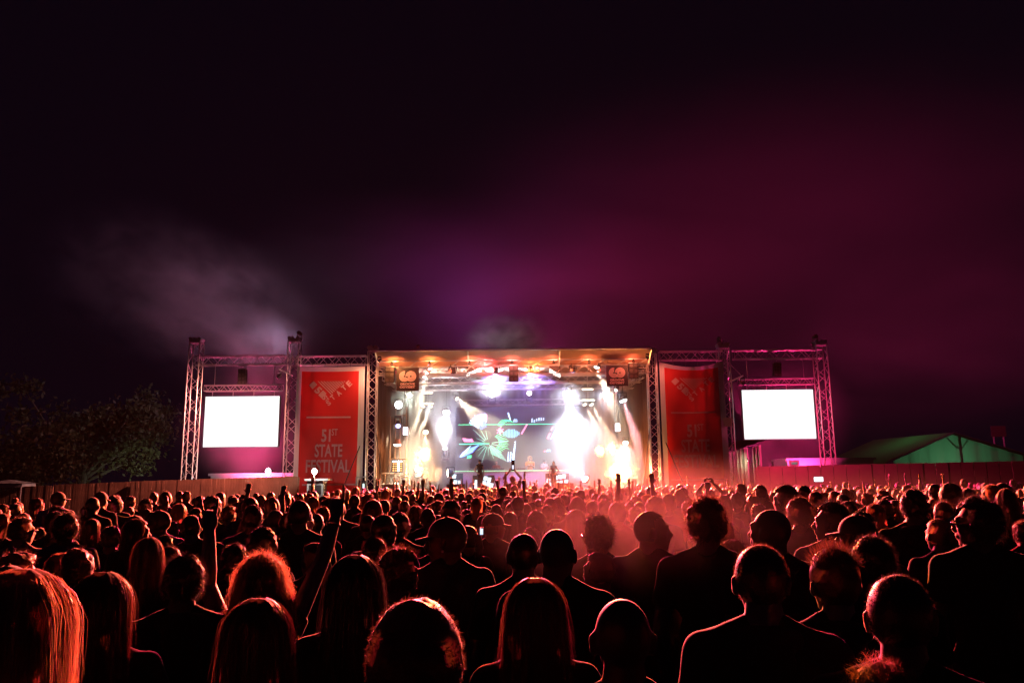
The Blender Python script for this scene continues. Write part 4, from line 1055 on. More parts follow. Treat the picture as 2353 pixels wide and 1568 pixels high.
# trees
def leaf_mat(name, col): return pmat(name, col, 0.6, var=0.4, scale=0.7, transl=0.35)
M_leaf = leaf_mat("leaves", (0.06, 0.06, 0.022)); M_bark = pmat("bark", (0.06, 0.045, 0.03), 0.9, var=0.4, scale=5, bump=0.5)
def tree(x, y, h, rad, n, rs, label):
    r_ = random.Random(rs); g = np.random.default_rng(rs)
    root = empty("tree", (x, y, 0), 0, label, "tree", "trees beyond the fence")
    mb = MB(); mb.tube((x, y, 0), (x+0.1, y, h*0.4), 0.32, 0.22, 10); tips = []
    for i in range(16):
        a = r_.uniform(0, 6.28); b0 = Vector((x+0.1*r_.random(), y, h*r_.uniform(0.2, 0.42))); L = rad*r_.uniform(0.5, 0.98)
        b1 = b0+Vector((math.cos(a)*L*0.5, math.sin(a)*L*0.5, h*r_.uniform(0.08, 0.25))); b2 = b1+Vector((math.cos(a+0.4)*L*0.45, math.sin(a+0.4)*L*0.45, h*r_.uniform(-0.02, 0.28)))
        mb.tube(b0, b1, 0.12, 0.07, 7); mb.tube(b1, b2, 0.07, 0.02, 6); tips += [b1, b2, b1.lerp(b2, 0.5)]
    mb.build("trunk", M_bark, root)
    cl = []
    for t in tips:
        for _ in range(3): cl.append((t+Vector((r_.gauss(0, 0.6), r_.gauss(0, 0.6), r_.gauss(0, 0.45))), r_.uniform(0.45, 1.0)))
    c = np.array([q[0] for q in cl]); s = np.array([q[1] for q in cl]); k = g.integers(0, len(cl), n)
    p = c[k]+g.normal(size=(n, 3))*s[k][:, None]*np.array([0.6, 0.6, 0.42])
    u = g.normal(size=(n, 3)); u /= np.linalg.norm(u, axis=1)[:, None]; v = np.cross(u, g.normal(size=(n, 3))); v /= np.linalg.norm(v, axis=1)[:, None]
    L = 0.10+0.10*g.random((n, 1)); V = np.stack([p-u*L, p+v*L*0.5, p+u*L, p-v*L*0.5], 1).reshape(-1, 3)
    me = bpy.data.meshes.new("crown"); me.from_pydata(V.tolist(), [], [(4*i, 4*i+1, 4*i+2, 4*i+3) for i in range(n)]); me.update()
    o = link("crown", me, M_leaf, root); o.matrix_parent_inverse = parent_matrix(root).inverted()
    return root
tree(at(200, 1000, 50).x, 50, 9.4, 4.6, 16000, 5, "large dark tree with a few lamp-lit low leaves behind the plank fence")
tree(at(20, 1000, 56).x, 56, 7.0, 4.2, 9000, 9, "darker tree behind the pale flat tent at the picture edge")
q = at(330, 1092, 46.5)
r_ = empty("leaf_fill_lamp", (q.x+1.2, 46.0, 0), 0, "added greenish lamp behind the fence lighting the low leaves of the large tree", "lamp", "work lamps")
mb = MB(); mb.tube((q.x+1.2, 46, 0), (q.x+1.2, 46, 1.9), 0.03); mb.build("pole", M_steel, r_)
mb = MB(); mb.ball((q.x+1.2, 46, 1.95), 0.1); mb.build("bulb", E_white, r_)
spot("lamp_light", (q.x+1.1, 46.1, 2.0), (q.x-1.5, 49.5, 2.6), 700, (0.9, 1, 0.75), 60, 0.9, 0.08, r_)  # added behind the fence to brighten the low leaves
# ------------------------------------------------------------------ people
def skin_mat(name, col): return pmat(name, col, 0.58, spec=0.3, sheen=0.35)
SKIN = [skin_mat("skin_light", (0.52, 0.32, 0.24)), skin_mat("skin_tan", (0.34, 0.19, 0.12)), skin_mat("skin_dark", (0.12, 0.06, 0.04))]
def hair_mat(name, col, tr): return pmat(name, col, 0.45, spec=0.6, transl=tr, sheen=0.6)
HAIR = {'black': hair_mat("hair_black", (0.03, 0.022, 0.02), 0.35), 'brown': hair_mat("hair_brown", (0.10, 0.05, 0.03), 0.4), 'blonde': hair_mat("hair_blonde", (0.42, 0.26, 0.13), 0.45)}
CLOTH = {'black': pmat("cotton_black", (0.022, 0.02, 0.022), 0.9, sheen=0.18, spec=0.25, bump=0.15, scale=40), 'navy': pmat("cotton_navy", (0.03, 0.035, 0.08), 0.9, sheen=0.18, spec=0.25, bump=0.15, scale=40),
         'grey': pmat("cotton_grey", (0.16, 0.16, 0.18), 0.9, sheen=0.18, spec=0.25, bump=0.15, scale=40), 'white': pmat("cotton_white", (0.62, 0.62, 0.66), 0.85, sheen=0.3, bump=0.15, scale=40),
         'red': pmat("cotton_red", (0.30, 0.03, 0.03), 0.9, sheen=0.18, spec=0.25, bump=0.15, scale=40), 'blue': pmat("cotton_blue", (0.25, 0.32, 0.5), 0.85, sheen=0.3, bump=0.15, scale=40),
         'orange': pmat("cotton_orange", (0.75, 0.25, 0.03), 0.8, sheen=0.3)}
M_denim = pmat("denim", (0.03, 0.035, 0.06), 0.85, sheen=0.3)
M_cap = pmat("cap_cloth", (0.03, 0.028, 0.03), 0.8, sheen=0.4)
M_plastic = pmat("dark_plastic", (0.01, 0.01, 0.012), 0.25)

def remesh(mb, vox, smooth=4, fac=0.5):
    me = mb.mesh("tmp"); o = bpy.data.objects.new("tmp", me); COL.objects.link(o)
    bm = bmesh.new(); bm.from_mesh(me); bmesh.ops.recalc_face_normals(bm, faces=bm.faces); bm.to_mesh(me); bm.free()
    r = o.modifiers.new("r", 'REMESH'); r.mode = 'VOXEL'; r.voxel_size = vox; r.adaptivity = 0
    if smooth:
        s = o.modifiers.new("s", 'SMOOTH'); s.factor = fac; s.iterations = smooth
    dg = bpy.context.evaluated_depsgraph_get()
    out = bpy.data.meshes.new_from_object(o.evaluated_get(dg))
    bpy.data.objects.remove(o); bpy.data.meshes.remove(me)
    return out

def limb(mb, a, b, r0, r1, n=12):
    a = Vector(a); b = Vector(b)
    mb.tube(a, b, r0, r1, n); mb.ball(a, r0*0.995, n, 8); mb.ball(b, r1*0.995, n, 8)

def hand(mb, wrist, d, pn, kind, side, s=1.0):
    """palm, four fingers and a thumb; D runs along the fingers, PN out of the palm, SIDE towards the thumb"""
    d = Vector(d).normalized(); pn = (Vector(pn)-d*Vector(pn).dot(d)).normalized(); sd = d.cross(pn)*side
    M = Matrix((sd, pn, d)).transposed()
    c = Vector(wrist)+d*0.052*s
    mb.ball(c, (0.042*s, 0.018*s, 0.054*s), 12, 8, M); mb.ball(Vector(wrist)+d*0.01, 0.026*s, 10, 7)
    curl = {'relaxed': (20, 30, 25), 'open': (4, 8, 6), 'fist': (80, 95, 60), 'hold': (50, 60, 35), 'horns': (80, 95, 60), 'point': (80, 95, 60)}[kind]
    for i, (off, L) in enumerate(((0.031, 0.92), (0.011, 1.0), (-0.010, 0.94), (-0.030, 0.76))):
        q = Vector(wrist)+d*(0.098-abs(i-1.2)*0.004)*s+sd*off*s
        cu = curl
        if kind == 'horns' and i in (0, 3) or kind == 'point' and i == 0: cu = (6, 8, 5)
        a = 0
        dirx = d*math.cos(R((off)*260 if kind in ('open', 'relaxed', 'horns') else 0))+sd*math.sin(R(off*260 if kind in ('open', 'relaxed', 'horns') else 0))
        for ln, cc, r0, r1 in zip((0.043, 0.028, 0.022), cu, (0.0098, 0.0092, 0.0085), (0.0092, 0.0085, 0.0075)):
            a += cc
            dd = dirx*math.cos(R(a))+pn*math.sin(R(a))
            q2 = q+dd*ln*L*s; limb(mb, q, q2, r0*s, r1*s, 8); q = q2
    t0 = Vector(wrist)+d*0.03*s+sd*0.03*s
    td = (sd*0.75+d*0.75+pn*0.25).normalized() if kind in ('open', 'relaxed') else (d*0.9+sd*0.35+pn*0.6).normalized()
    t1 = t0+td*0.042*s; limb(mb, t0, t1, 0.0125*s, 0.0105*s, 8); t2 = t1+(td+d*0.5+pn*(0.2 if kind in ('open', 'relaxed') else 0.6)).normalized()*0.03*s; limb(mb, t1, t2, 0.0105*s, 0.0085*s, 8)

ARMS = {  # elbow, wrist, finger direction, palm normal, hand   (x is outwards)
    'down': ((0.245, -0.02, 1.10), (0.235, 0.07, 0.865), (0.0, 0.25, -1), (-1, 0.1, 0), 'relaxed'),
    'bent': ((0.235, 0.03, 1.12), (0.13, 0.24, 1.20), (-0.5, 0.6, 0.6), (-0.6, -0.6, 0), 'hold'),
    'reach': ((0.295, 0.05, 1.69), (0.363, 0.09, 1.895), (0.12, 0.05, 1), (-0.3, 1, 0), 'point'),
    'wave': ((0.245, 0.12, 1.585), (0.25, 0.10, 1.845), (0.05, 0.05, 1), (0, 1, 0), 'horns'),
    'up': ((0.27, 0.05, 1.66), (0.245, 0.07, 1.92), (0, 0, 1), (0, 1, 0), 'relaxed'),
    'fist': ((0.25, 0.10, 1.62), (0.27, 0.10, 1.87), (0.05, 0, 1), (-0.3, 1, 0), 'fist'),
    'horns': ((0.25, 0.10, 1.62), (0.26, 0.10, 1.87), (0, 0.05, 1), (0, 1, 0), 'horns'),
    'point': ((0.29, 0.12, 1.60), (0.36, 0.14, 1.86), (0.2, 0.1, 1), (-0.3, 1, 0), 'point'),
    'photo': ((0.275, 0.08, 1.66), (0.10, 0.14, 1.86), (-0.35, 0.2, 0.9), (-0.5, -0.5, 0), 'hold'),
    'cross': ((0.30, 0.14, 1.50), (0.16, 0.20, 1.72), (-0.4, 0, 0.9), (-0.2, 1, 0), 'fist'),
    'hip': ((0.33, -0.05, 1.13), (0.19, 0.05, 0.97), (-0.6, 0.7, -0.4), (-0.6, -0.5, 0), 'relaxed'),
}
def head_matrix(yaw, pitch, roll=0.0):
    return Matrix.Translation((0, -0.012, 1.486)) @ Euler((R(-pitch), R(roll), R(yaw)), 'XYZ').to_matrix().to_4x4() @ Matrix.Translation((0, 0.012, 0.109))

def add_head(mb, H, detail=True):
    R3 = H.to_3x3()
    def B(c, r, u=18, w=12, M=None): mb.ball(H @ Vector(c), r, u, w, R3 @ M if M is not None else R3)
    B((0, -0.012, 0.018), (0.075, 0.096, 0.093), 24, 16); B((0, 0.028, -0.02), (0.064, 0.066, 0.088), 20, 14)
    B((0, 0.038, -0.07), (0.052, 0.054, 0.046)); B((0, 0.072, -0.096), (0.024, 0.022, 0.02), 12, 8)
    mb.tube(H @ Vector((0, 0.088, 0.016)), H @ Vector((0, 0.115, -0.028)), 0.010, 0.015, 10); B((0, 0.108, -0.03), (0.018, 0.013, 0.011), 10, 8)
    for s in (-1, 1):
        M = Matrix.Rotation(R(-24*s), 3, 'Z') @ Matrix.Rotation(R(10), 3, 'X')
        B((s*0.079, -0.008, -0.008), (0.009, 0.022, 0.034), 12, 10, M); B((s*0.084, -0.016, 0.006), (0.008, 0.014, 0.02), 10, 8, M)
        if detail:
            mb.tube(H @ Vector((s*0.01, 0.090, 0.032)), H @ Vector((s*0.05, 0.074, 0.03)), 0.012, 0.010, 8)
            B((s*0.032, 0.079, 0.008), (0.014, 0.012, 0.011), 10, 8); B((s*0.043, 0.062, -0.022), (0.022, 0.02, 0.018), 10, 8)
            B((s*0.012, 0.094, -0.054), (0.016, 0.011, 0.007), 8, 6); B((s*0.010, 0.092, -0.066), (0.015, 0.011, 0.008), 8, 6)
    limb(mb, H @ Vector((0, -0.028, -0.06)), (0, -0.025, 1.42), 0.056, 0.068, 14)

def add_trunk(mb, sex, g=0.0, neck=True):
    sh = 0.192 if sex == 'm' else 0.158; k = 1.0 if sex == 'm' else 0.9
    mb.ball((0, -0.005, 1.27), (0.165*k+g, 0.112*k+g, 0.20+g), 20, 14); mb.ball((0, 0, 1.08), (0.145*k+g, 0.105*k+g, 0.18+g), 20, 14)
    mb.ball((0, -0.005, 0.93), (0.168+g, 0.122+g, 0.14+g), 20, 14)
    for s in (-1, 1):
        limb(mb, (s*0.03, -0.022, 1.425), (s*(sh-0.03), -0.012, 1.385), 0.058+g*0.6, 0.056+g); limb(mb, (s*0.025, -0.03, 1.475), (s*(sh-0.05), -0.02, 1.40), 0.042+g*0.35, 0.046+g*0.8)
        mb.ball((s*0.08*k, -0.04, 1.30), (0.085+g, 0.075+g, 0.11+g), 14, 10)
        if sex == 'f': mb.ball((s*0.075, 0.085, 1.25), (0.06+g, 0.055+g, 0.06+g), 12, 9)
    return sh

def add_arm(mb, sh, s, pose, g=0.0, upto=1.0, hs=1.0):
    e, w, d, pn, kind = ARMS[pose]
    shp = Vector((s*sh, -0.012, 1.385)); e = Vector((s*e[0], e[1], e[2])); w = Vector((s*w[0], w[1], w[2]))
    if e.z > 1.3: mb.ball((s*sh, -0.005, 1.41), 0.06+g, 12, 9)
    if g:
        p = shp.lerp(e, upto); mb.tube(shp, p, 0.056+g, 0.05+g*1.3, 14); mb.ball(shp, 0.055+g, 14, 9); return
    limb(mb, shp, e, 0.052, 0.041); mid = e.lerp(w, 0.3); limb(mb, e, mid, 0.041, 0.043); limb(mb, mid, w, 0.043, 0.028)
    hand(mb, w, (s*d[0], d[1], d[2]), (s*pn[0], pn[1], pn[2]), kind, -s, hs)

def add_legs(mb, g=0.0, foot=True, dx=0.0):
    for s in (-1, 1):
        limb(mb, (s*0.09, 0, 0.90), (s*0.10, 0.02, 0.49), 0.088+g, 0.06+g); limb(mb, (s*0.10, 0.02, 0.49), (s*0.10, -0.02, 0.10), 0.06+g, 0.042+g*2)
        if foot:
            mb.ball((s*0.105, 0.05, 0.045), (0.045, 0.13, 0.045), 14, 8); mb.ball((s*0.10, -0.03, 0.06), (0.04, 0.05, 0.06), 12, 8)

# hair
def hair_shell(H, t, top, line, nape, rs, lump=0.0, lsc=18.0, drop=0.0, res=(44, 30)):
    """a shell over the skull: T thick at the sides, TOP thick above, open over the face"""
    u, w = res; mb = MB(); idx = {}; R3 = H
    def P(i, j):
        th = 2*math.pi*i/u; ph = math.pi*j/w
        d = Vector((math.sin(ph)*math.sin(th), -math.sin(ph)*math.cos(th), math.cos(ph)))   # th = 0 at the back
        z = max(0, d.z); tt = t+(top-t)*z**1.3
        n = noise.noise(d*lsc*0.2+Vector((rs, rs*2, 0)))*lump+noise.noise(d*lsc*0.55+Vector((rs, 0, rs)))*lump*0.6
        p = Vector((0, -0.012, 0.018))+Vector((d.x*(0.075+tt+n), d.y*(0.096+tt+n), d.z*(0.093+tt+n)))
        return d, p
    keep = set(); pts = {}
    for j in range(w+1):
        for i in range(u): pts[(i, j)] = P(i, j)
    def ok(d): return d.z > nape and not (d.y > line and d.z < 0.52+0.25*(d.y-line)) and not (d.y > 0.62 and d.z < 0.62)
    vs = []; ix = {}
    for key, (d, p) in pts.items():
        ix[key] = len(vs); vs.append(R3 @ p)
    fs = []
    for j in range(w):
        for i in range(u):
            i2 = (i+1) % u
            if ok((pts[(i, j)][0]+pts[(i2, j+1)][0])/2+Vector((0, 0.06*noise.noise(Vector((i*0.9, j*0.7, rs))), 0.10*noise.noise(Vector((i*1.3, rs, 0)))))): fs.append((ix[(i, j)], ix[(i, j+1)], ix[(i2, j+1)], ix[(i2, j)]))
    mb.add(vs, fs)
    return mb

def strands(N, rs, H, t, top, line, nape, L, grav, wild, wid, seg=3, curl=0.0, comb=(0, 0, 0), zmin=-9):
    """fine hairs rooted on the shell, each a narrow tapering ribbon"""
    g = np.random.default_rng(rs)
    d = g.normal(size=(N*4, 3)); d /= np.linalg.norm(d, axis=1)[:, None]
    ok = (d[:, 2] > nape) & ~((d[:, 1] > line) & (d[:, 2] < 0.52+0.25*(d[:, 1]-line))) & ~((d[:, 1] > 0.62) & (d[:, 2] < 0.62))
    d = d[ok][:N]; n = len(d)
    tt = t+(top-t)*np.clip(d[:, 2], 0, 1)**1.3
    p = np.array([0, -0.012, 0.018])+d*(np.array([0.075, 0.096, 0.093])+tt[:, None]-0.004)
    dirn = d+g.normal(size=(n, 3))*wild+np.array(comb); dirn /= np.linalg.norm(dirn, axis=1)[:, None]
    ln = L*(0.45+0.75*g.random(n))
    if zmin > -5: ln = np.where(d[:, 2] < zmin, ln*0.22, ln)
    side = np.cross(dirn, g.normal(size=(n, 3))); side /= np.linalg.norm(side, axis=1)[:, None]+1e-9
    P = [p]; q = p.copy(); dd = dirn.copy()
    for k in range(seg):
        dd = dd+np.array([0, 0, -grav])/seg+g.normal(size=(n, 3))*curl
        dd /= np.linalg.norm(dd, axis=1)[:, None]; q = q+dd*(ln/seg)[:, None]; P.append(q.copy())
    return ribbons(P, side, wid, H)

def ribbons(P, side, wid, H):
    n = len(P[0]); seg = len(P)-1; out = []
    for k, q in enumerate(P):
        w = wid*(1-0.85*k/seg); out.append(q+side*w/2); out.append(q-side*w/2)
    V = np.stack(out, 1).reshape(-1, 3)
    A = np.array(H); V = V @ A[:3, :3].T + A[:3, 3]
    base = np.arange(n)[:, None]*(2*(seg+1)); F = []
    for k in range(seg):
        F.append(np.stack([base[:, 0]+2*k, base[:, 0]+2*k+1, base[:, 0]+2*k+3, base[:, 0]+2*k+2], 1))
    return V, np.concatenate(F)

def curtain(H, body_rot, L, w0, w1, thick, rs, N, wid, wave, spread=115, front=0.0):
    """long hair: a folded sheet that hangs from the skull to the back, with loose hairs over it"""
    g = np.random.default_rng(rs); mb = MB(); u, n = 44, 20; vs = []; thick0 = 0.020+0.25*(w0-0.094)
    def P(a, t, ex=0.0):
        a0 = R(a); T0 = 0.30
        f = (0.009*math.sin(a*0.16+rs)+0.005*math.sin(a*0.43+2*rs)+0.003*math.sin(a*1.1))*(0.12+t)+wave*0.4*math.sin(t*9+a*0.2)*min(1, t*3)
        if t < T0:    # over the crown
            ph = R(14+76*t/T0); z = 0.022+(0.093+thick0)*math.cos(ph); wx = (0.075+thick0)*math.sin(ph)+f+ex; wy = (0.096+thick0)*math.sin(ph)+f+ex
            return Vector((wx*math.sin(a0), -0.012-wy*math.cos(a0), z))
        h = (t-T0)/(1-T0)
        z = 0.022-h*L*(1+0.13*math.sin(a*0.21+rs*3)+0.06*math.sin(a*0.8+rs))
        w_0 = 0.075+thick0; wx = w_0+(w1-w_0)*min(1, h*1.3)+f+ex; wy = (0.096+thick0)+(thick-0.096-thick0)*min(1, h*1.4)+f+ex
        yoff = -0.012-0.055*min(1, h*1.6)
        return Vector((wx*math.sin(a0), yoff-wy*math.cos(a0), z))
    A = [-spread+2*spread*i/u for i in range(u+1)]
    for k in range(n+1):
        for a in A: vs.append(P(a, k/n))
    vs = [H @ v for v in vs]; m = u+1
    fs = [(k*m+i, (k+1)*m+i, (k+1)*m+i+1, k*m+i+1) for k in range(n) for i in range(u)]
    mb.add(vs, fs)
    Pk = [[] for _ in range(6)]
    for _ in range(N):
        a = (g.random()*2-1)*(spread-4); t0 = 0.06+g.random()*0.55; ln = 0.3+0.35*g.random(); ex = 0.001+0.016*g.random()**4; ph = g.random()*6.3
        for k in range(6):
            t = min(1.08, t0+ln*k/5); q = P(a+wave*160*math.sin(t*14+ph)+3*(g.random()-0.5), t, ex*(0.4+k*0.3)+wave*0.5*math.sin(t*16+ph)); Pk[k].append((q.x, q.y, q.z))
    Pn = [np.array(x) for x in Pk]
    side = np.array([[math.cos(0.7*i), math.sin(1.3*i), 0] for i in range(N)]); side /= np.linalg.norm(side, axis=1)[:, None]+1e-9
    V, F = ribbons(Pn, side, wid, H)
    return mb, V, F

HT = {'bald': 0.0, 'buzz': 0.008, 'short': 0.018, 'thick': 0.03, 'quiff': 0.045, 'curly': 0.035, 'afro': 0.065, 'long': 0.02, 'frizzy': 0.028, 'sleek': 0.018, 'bun': 0.012, 'tail': 0.014, 'cap': 0.022, 'capback': 0.022, 'hat': 0.03}
HW = {'bald': 0.158, 'buzz': 0.165, 'short': 0.182, 'thick': 0.195, 'quiff': 0.185, 'curly': 0.225, 'afro': 0.275, 'long': 0.205, 'frizzy': 0.27, 'sleek': 0.185, 'bun': 0.17, 'tail': 0.18, 'cap': 0.182, 'capback': 0.182, 'hat': 0.20}
def make_hair(kind, H, rs, fine=1.0):
    """-> MB of the hair (shell and loose hairs)"""
    if kind == 'bald': return None
    sh = {'buzz': (0.006, 0.007, 0.002), 'short': (0.011, 0.018, 0.012), 'thick': (0.018, 0.03, 0.018), 'quiff': (0.013, 0.030, 0.005), 'curly': (0.028, 0.036, 0.016), 'afro': (0.06, 0.066, 0.014), 'long': (0.016, 0.02, 0.004), 'frizzy': (0.03, 0.03, 0.012), 'sleek': (0.015, 0.018, 0.006), 'bun': (0.009, 0.012, 0.003), 'tail': (0.010, 0.014, 0.003), 'cap': (0.010, 0.004, 0.004), 'capback': (0.010, 0.004, 0.004), 'hat': (0.012, 0.004, 0.004)}[kind]
    line = {'afro': 0.45, 'long': 0.30, 'frizzy': 0.35, 'buzz': 0.12}.get(kind, 0.16); nape = {'long': -0.75, 'frizzy': -0.5, 'afro': -0.6, 'curly': -0.72, 'buzz': -0.78}.get(kind, -0.84)
    res = (44, 30) if fine > 0 else (22, 15)
    mb = hair_shell(H, sh[0], sh[1], line, nape, rs*1.37, sh[2], 22 if kind in ('curly', 'afro', 'frizzy') else 12, res=res)
    def S(N, L, grav, wild, wid, seg=3, curl=0.0, comb=(0, 0, 0), zmin=-9):
        N = int(N*fine)
        if N < 40: return
        V, F = strands(N, rs, H, sh[0], sh[1], line, nape, L, grav, wild, wid, seg, curl, comb, zmin)
        b = len(mb.v); mb.v.extend(map(tuple, V)); mb.f.extend([tuple(int(x)+b for x in f) for f in F]); mb.m.extend([0]*len(F))
    wd = 0.0016
    if kind == 'buzz': S(2600, 0.012, 0, 0.4, wd, 2)
    if kind in ('short', 'thick'): S(4200, 0.030 if kind == 'short' else 0.045, 0.4, 0.6, wd, 3, 0.2, (0.1, 0.1, 0))
    if kind == 'sleek': S(3600, 0.013, 0.6, 0.7, wd, 3, 0.2)
    if kind == 'quiff': S(2600, 0.045, -0.3, 0.35, wd, 3, 0.1, (0.0, 0.4, 0.45), 0.45)
    if kind == 'curly': S(2400, 0.055, 0.2, 0.6, wd, 5, 0.6)
    if kind == 'afro': S(3000, 0.04, 0.0, 0.5, wd, 5, 0.6)
    if kind in ('bun', 'tail'): S(1300, 0.016, 0.8, 0.9, wd*0.8, 3, 0.2)
    if kind == 'long': S(1600, 0.014, 1.2, 0.5, wd*0.8, 3, 0.1)
    if kind == 'frizzy': S(2200, 0.06, 0.6, 0.6, wd, 5, 0.5)
    if kind in ('cap', 'capback', 'hat'): S(600, 0.016, 0.6, 0.5, wd, 2)
    if kind == 'long':
        m2, V, F = curtain(H, 0, 0.34+0.12*((rs*0.37) % 1), 0.094, 0.105, 0.05, rs, max(60, int(2400*fine)), 0.0013, 0.006)
    elif kind == 'frizzy':
        m2, V, F = curtain(H, 0, 0.27, 0.115, 0.145, 0.075, rs, max(60, int(1700*fine)), 0.0024, 0.05, 125)
    elif kind == 'tail':
        m2 = MB(); pts = [Vector((0, -0.105, 0.05)), Vector((0, -0.15, 0.03)), Vector((0.005, -0.165, -0.05)), Vector((0.0, -0.15, -0.16)), Vector((0, -0.135, -0.26))]
        for a, b, r0, r1 in zip(pts[:-1], pts[1:], (0.018, 0.03, 0.034, 0.026), (0.03, 0.034, 0.026, 0.006)): limb(m2, H @ a, H @ b, r0, r1)
        V = F = None
    elif kind == 'bun':
        m2 = MB(); m2.ball(H @ Vector((0, -0.09, 0.085)), (0.045, 0.042, 0.042), 16, 11); V = F = None
    else: return mb
    mb.add(m2.v, m2.f)
    if V is not None and fine > 0:
        b = len(mb.v); mb.v.extend(map(tuple, V)); mb.f.extend([tuple(int(x)+b for x in f) for f in F]); mb.m.extend([0]*len(F))
    return mb

def make_cap(H, back=False, hat=False):
    mb = MB(); yawm = H @ Matrix.Rotation(R(180 if back else 0), 4, 'Z')
    u, w = 28, 10; vs = []; 
    for j in range(w+1):
        ph = (math.pi/2)*j/w*1.05
        for i in range(u):
            th = 2*math.pi*i/u; vs.append(yawm @ (Vector((0, -0.008, 0.028))+Vector((math.sin(ph)*math.sin(th)*0.088, math.sin(ph)*math.cos(th)*0.107, math.cos(ph)*0.098))))
    fs = [(j*u+i, (j+1)*u+i, (j+1)*u+(i+1) % u, j*u+(i+1) % u) for j in range(w) for i in range(u)]
    mb.add(vs, fs); mb.ball(yawm @ Vector((0, -0.008, 0.127)), (0.009, 0.009, 0.006), 8, 6)
    vs = []; n = 16
    if hat:
        vs = [yawm @ Vector((math.sin(2*math.pi*i/24)*r*0.92, math.cos(2*math.pi*i/24)*r*1.05-0.008, 0.028-dz)) for (r, dz) in ((0.088, 0), (0.135, 0.03)) for i in range(24)]
        mb.add(vs, [(i, 24+i, 24+(i+1) % 24, (i+1) % 24) for i in range(24)])
    else:
        for i in range(n+1):
            a = R(-62+124*i/n)
            for r, dz in ((0.0, 0.0), (0.075*math.cos(a*0.9), 0.014)):
                vs.append(yawm @ Vector((math.sin(a)*0.086, math.cos(a)*0.105-0.008+r, 0.022-dz+0.012*abs(math.cos(a))*0.5)))
        top = list(vs); vs += [v-(yawm.to_3x3() @ Vector((0, 0, 0.006))) for v in top]; m = len(top)
        fs = []
        for i in range(n):
            a, b, c, d = 2*i, 2*i+1, 2*i+3, 2*i+2
            fs += [(a, b, c, d), (m+d, m+c, m+b, m+a), (b, m+b, m+c, c)]
        mb.add(vs, fs)
    return mb

def make_glasses(H, up=False):
    mb = MB(); o = Vector((0, 0.0, 0.085)) if up else Vector((0, 0, 0)); y = 0.06 if up else 0.102
    for s in (-1, 1):
        c = Vector((s*0.034, y, 0.008))+o
        mb.ball(H @ c, (0.027, 0.004, 0.019), 12, 7, H.to_3x3())
        mb.tube(H @ (c+Vector((s*0.026, 0, 0.006))), H @ (Vector((s*0.085, 0.0, 0.004))+o*0.9), 0.0035, n=6)
        mb.tube(H @ (Vector((s*0.085, 0.0, 0.004))+o*0.9), H @ (Vector((s*0.084, -0.03, -0.01))+o*0.85), 0.0035, n=6)
    mb.tube(H @ (Vector((-0.01, y+0.003, 0.012))+o), H @ (Vector((0.01, y+0.003, 0.012))+o), 0.0035, n=6)
    return mb

PSEED = [0]
def person_meshes(sex, hair, yaw, pitch, armL, armR, vox, fine, sleeve=0.62, roll=0.0, legs=True):
    PSEED[0] += 1; rs = PSEED[0]
    H = head_matrix(yaw, pitch, roll)
    mb = MB(); add_head(mb, H); sh = add_trunk(mb, sex); add_arm(mb, sh, -1, armL); add_arm(mb, sh, 1, armR); add_legs(mb)
    out = {'body': remesh(mb, vox, 3 if vox > 0.007 else 5, 0.45)}
    v2 = max(vox, 0.012)
    mb = MB(); add_trunk(mb, sex, 0.013)
    add_arm(mb, sh, -1, armL, 0.011, sleeve); add_arm(mb, sh, 1, armR, 0.011, sleeve)
    mb.ball((0, -0.03, 1.425), (0.082, 0.078, 0.05), 16, 10); mb.tube((0, -0.03, 1.43), (0, -0.033, 1.468), 0.078, 0.072, 16)
    out['shirt'] = remesh(mb, v2, 4)
    me = out['shirt']; nv = len(me.vertices); co = np.empty(nv*3); me.vertices.foreach_get('co', co); co = co.reshape(-1, 3); no = np.empty(nv*3); me.vertex_normals.foreach_get('vector', no); no = no.reshape(-1, 3)
    q = co*np.array([1, 1, 1]); a1, a2 = rs*1.7, rs*2.3
    fold = np.sin(q[:, 0]*21+q[:, 2]*26+2.5*np.sin(q[:, 2]*7+a1)+a1)*0.5+np.sin(-q[:, 0]*33+q[:, 2]*17+2*np.sin(q[:, 0]*9+a2)+a2)*0.35+np.sin(q[:, 2]*55+3*np.sin(q[:, 0]*13+a1))*0.2
    me.vertices.foreach_set('co', (co+no*(fold*0.0055)[:, None]).ravel()); me.update()
    mb = MB(); mb.ball((0, -0.005, 0.90), (0.172, 0.128, 0.12), 18, 12); add_legs(mb, 0.012, False)
    out['trousers'] = remesh(mb, v2*1.3, 4)
    h = make_hair(hair, H, rs, fine)
    if h is not None: out['hair'] = h.mesh("hair")
    if hair in ('cap', 'capback', 'hat'): out['cap'] = make_cap(H, hair == 'capback', hair == 'hat').mesh("cap")
    out['H'] = H
    return out

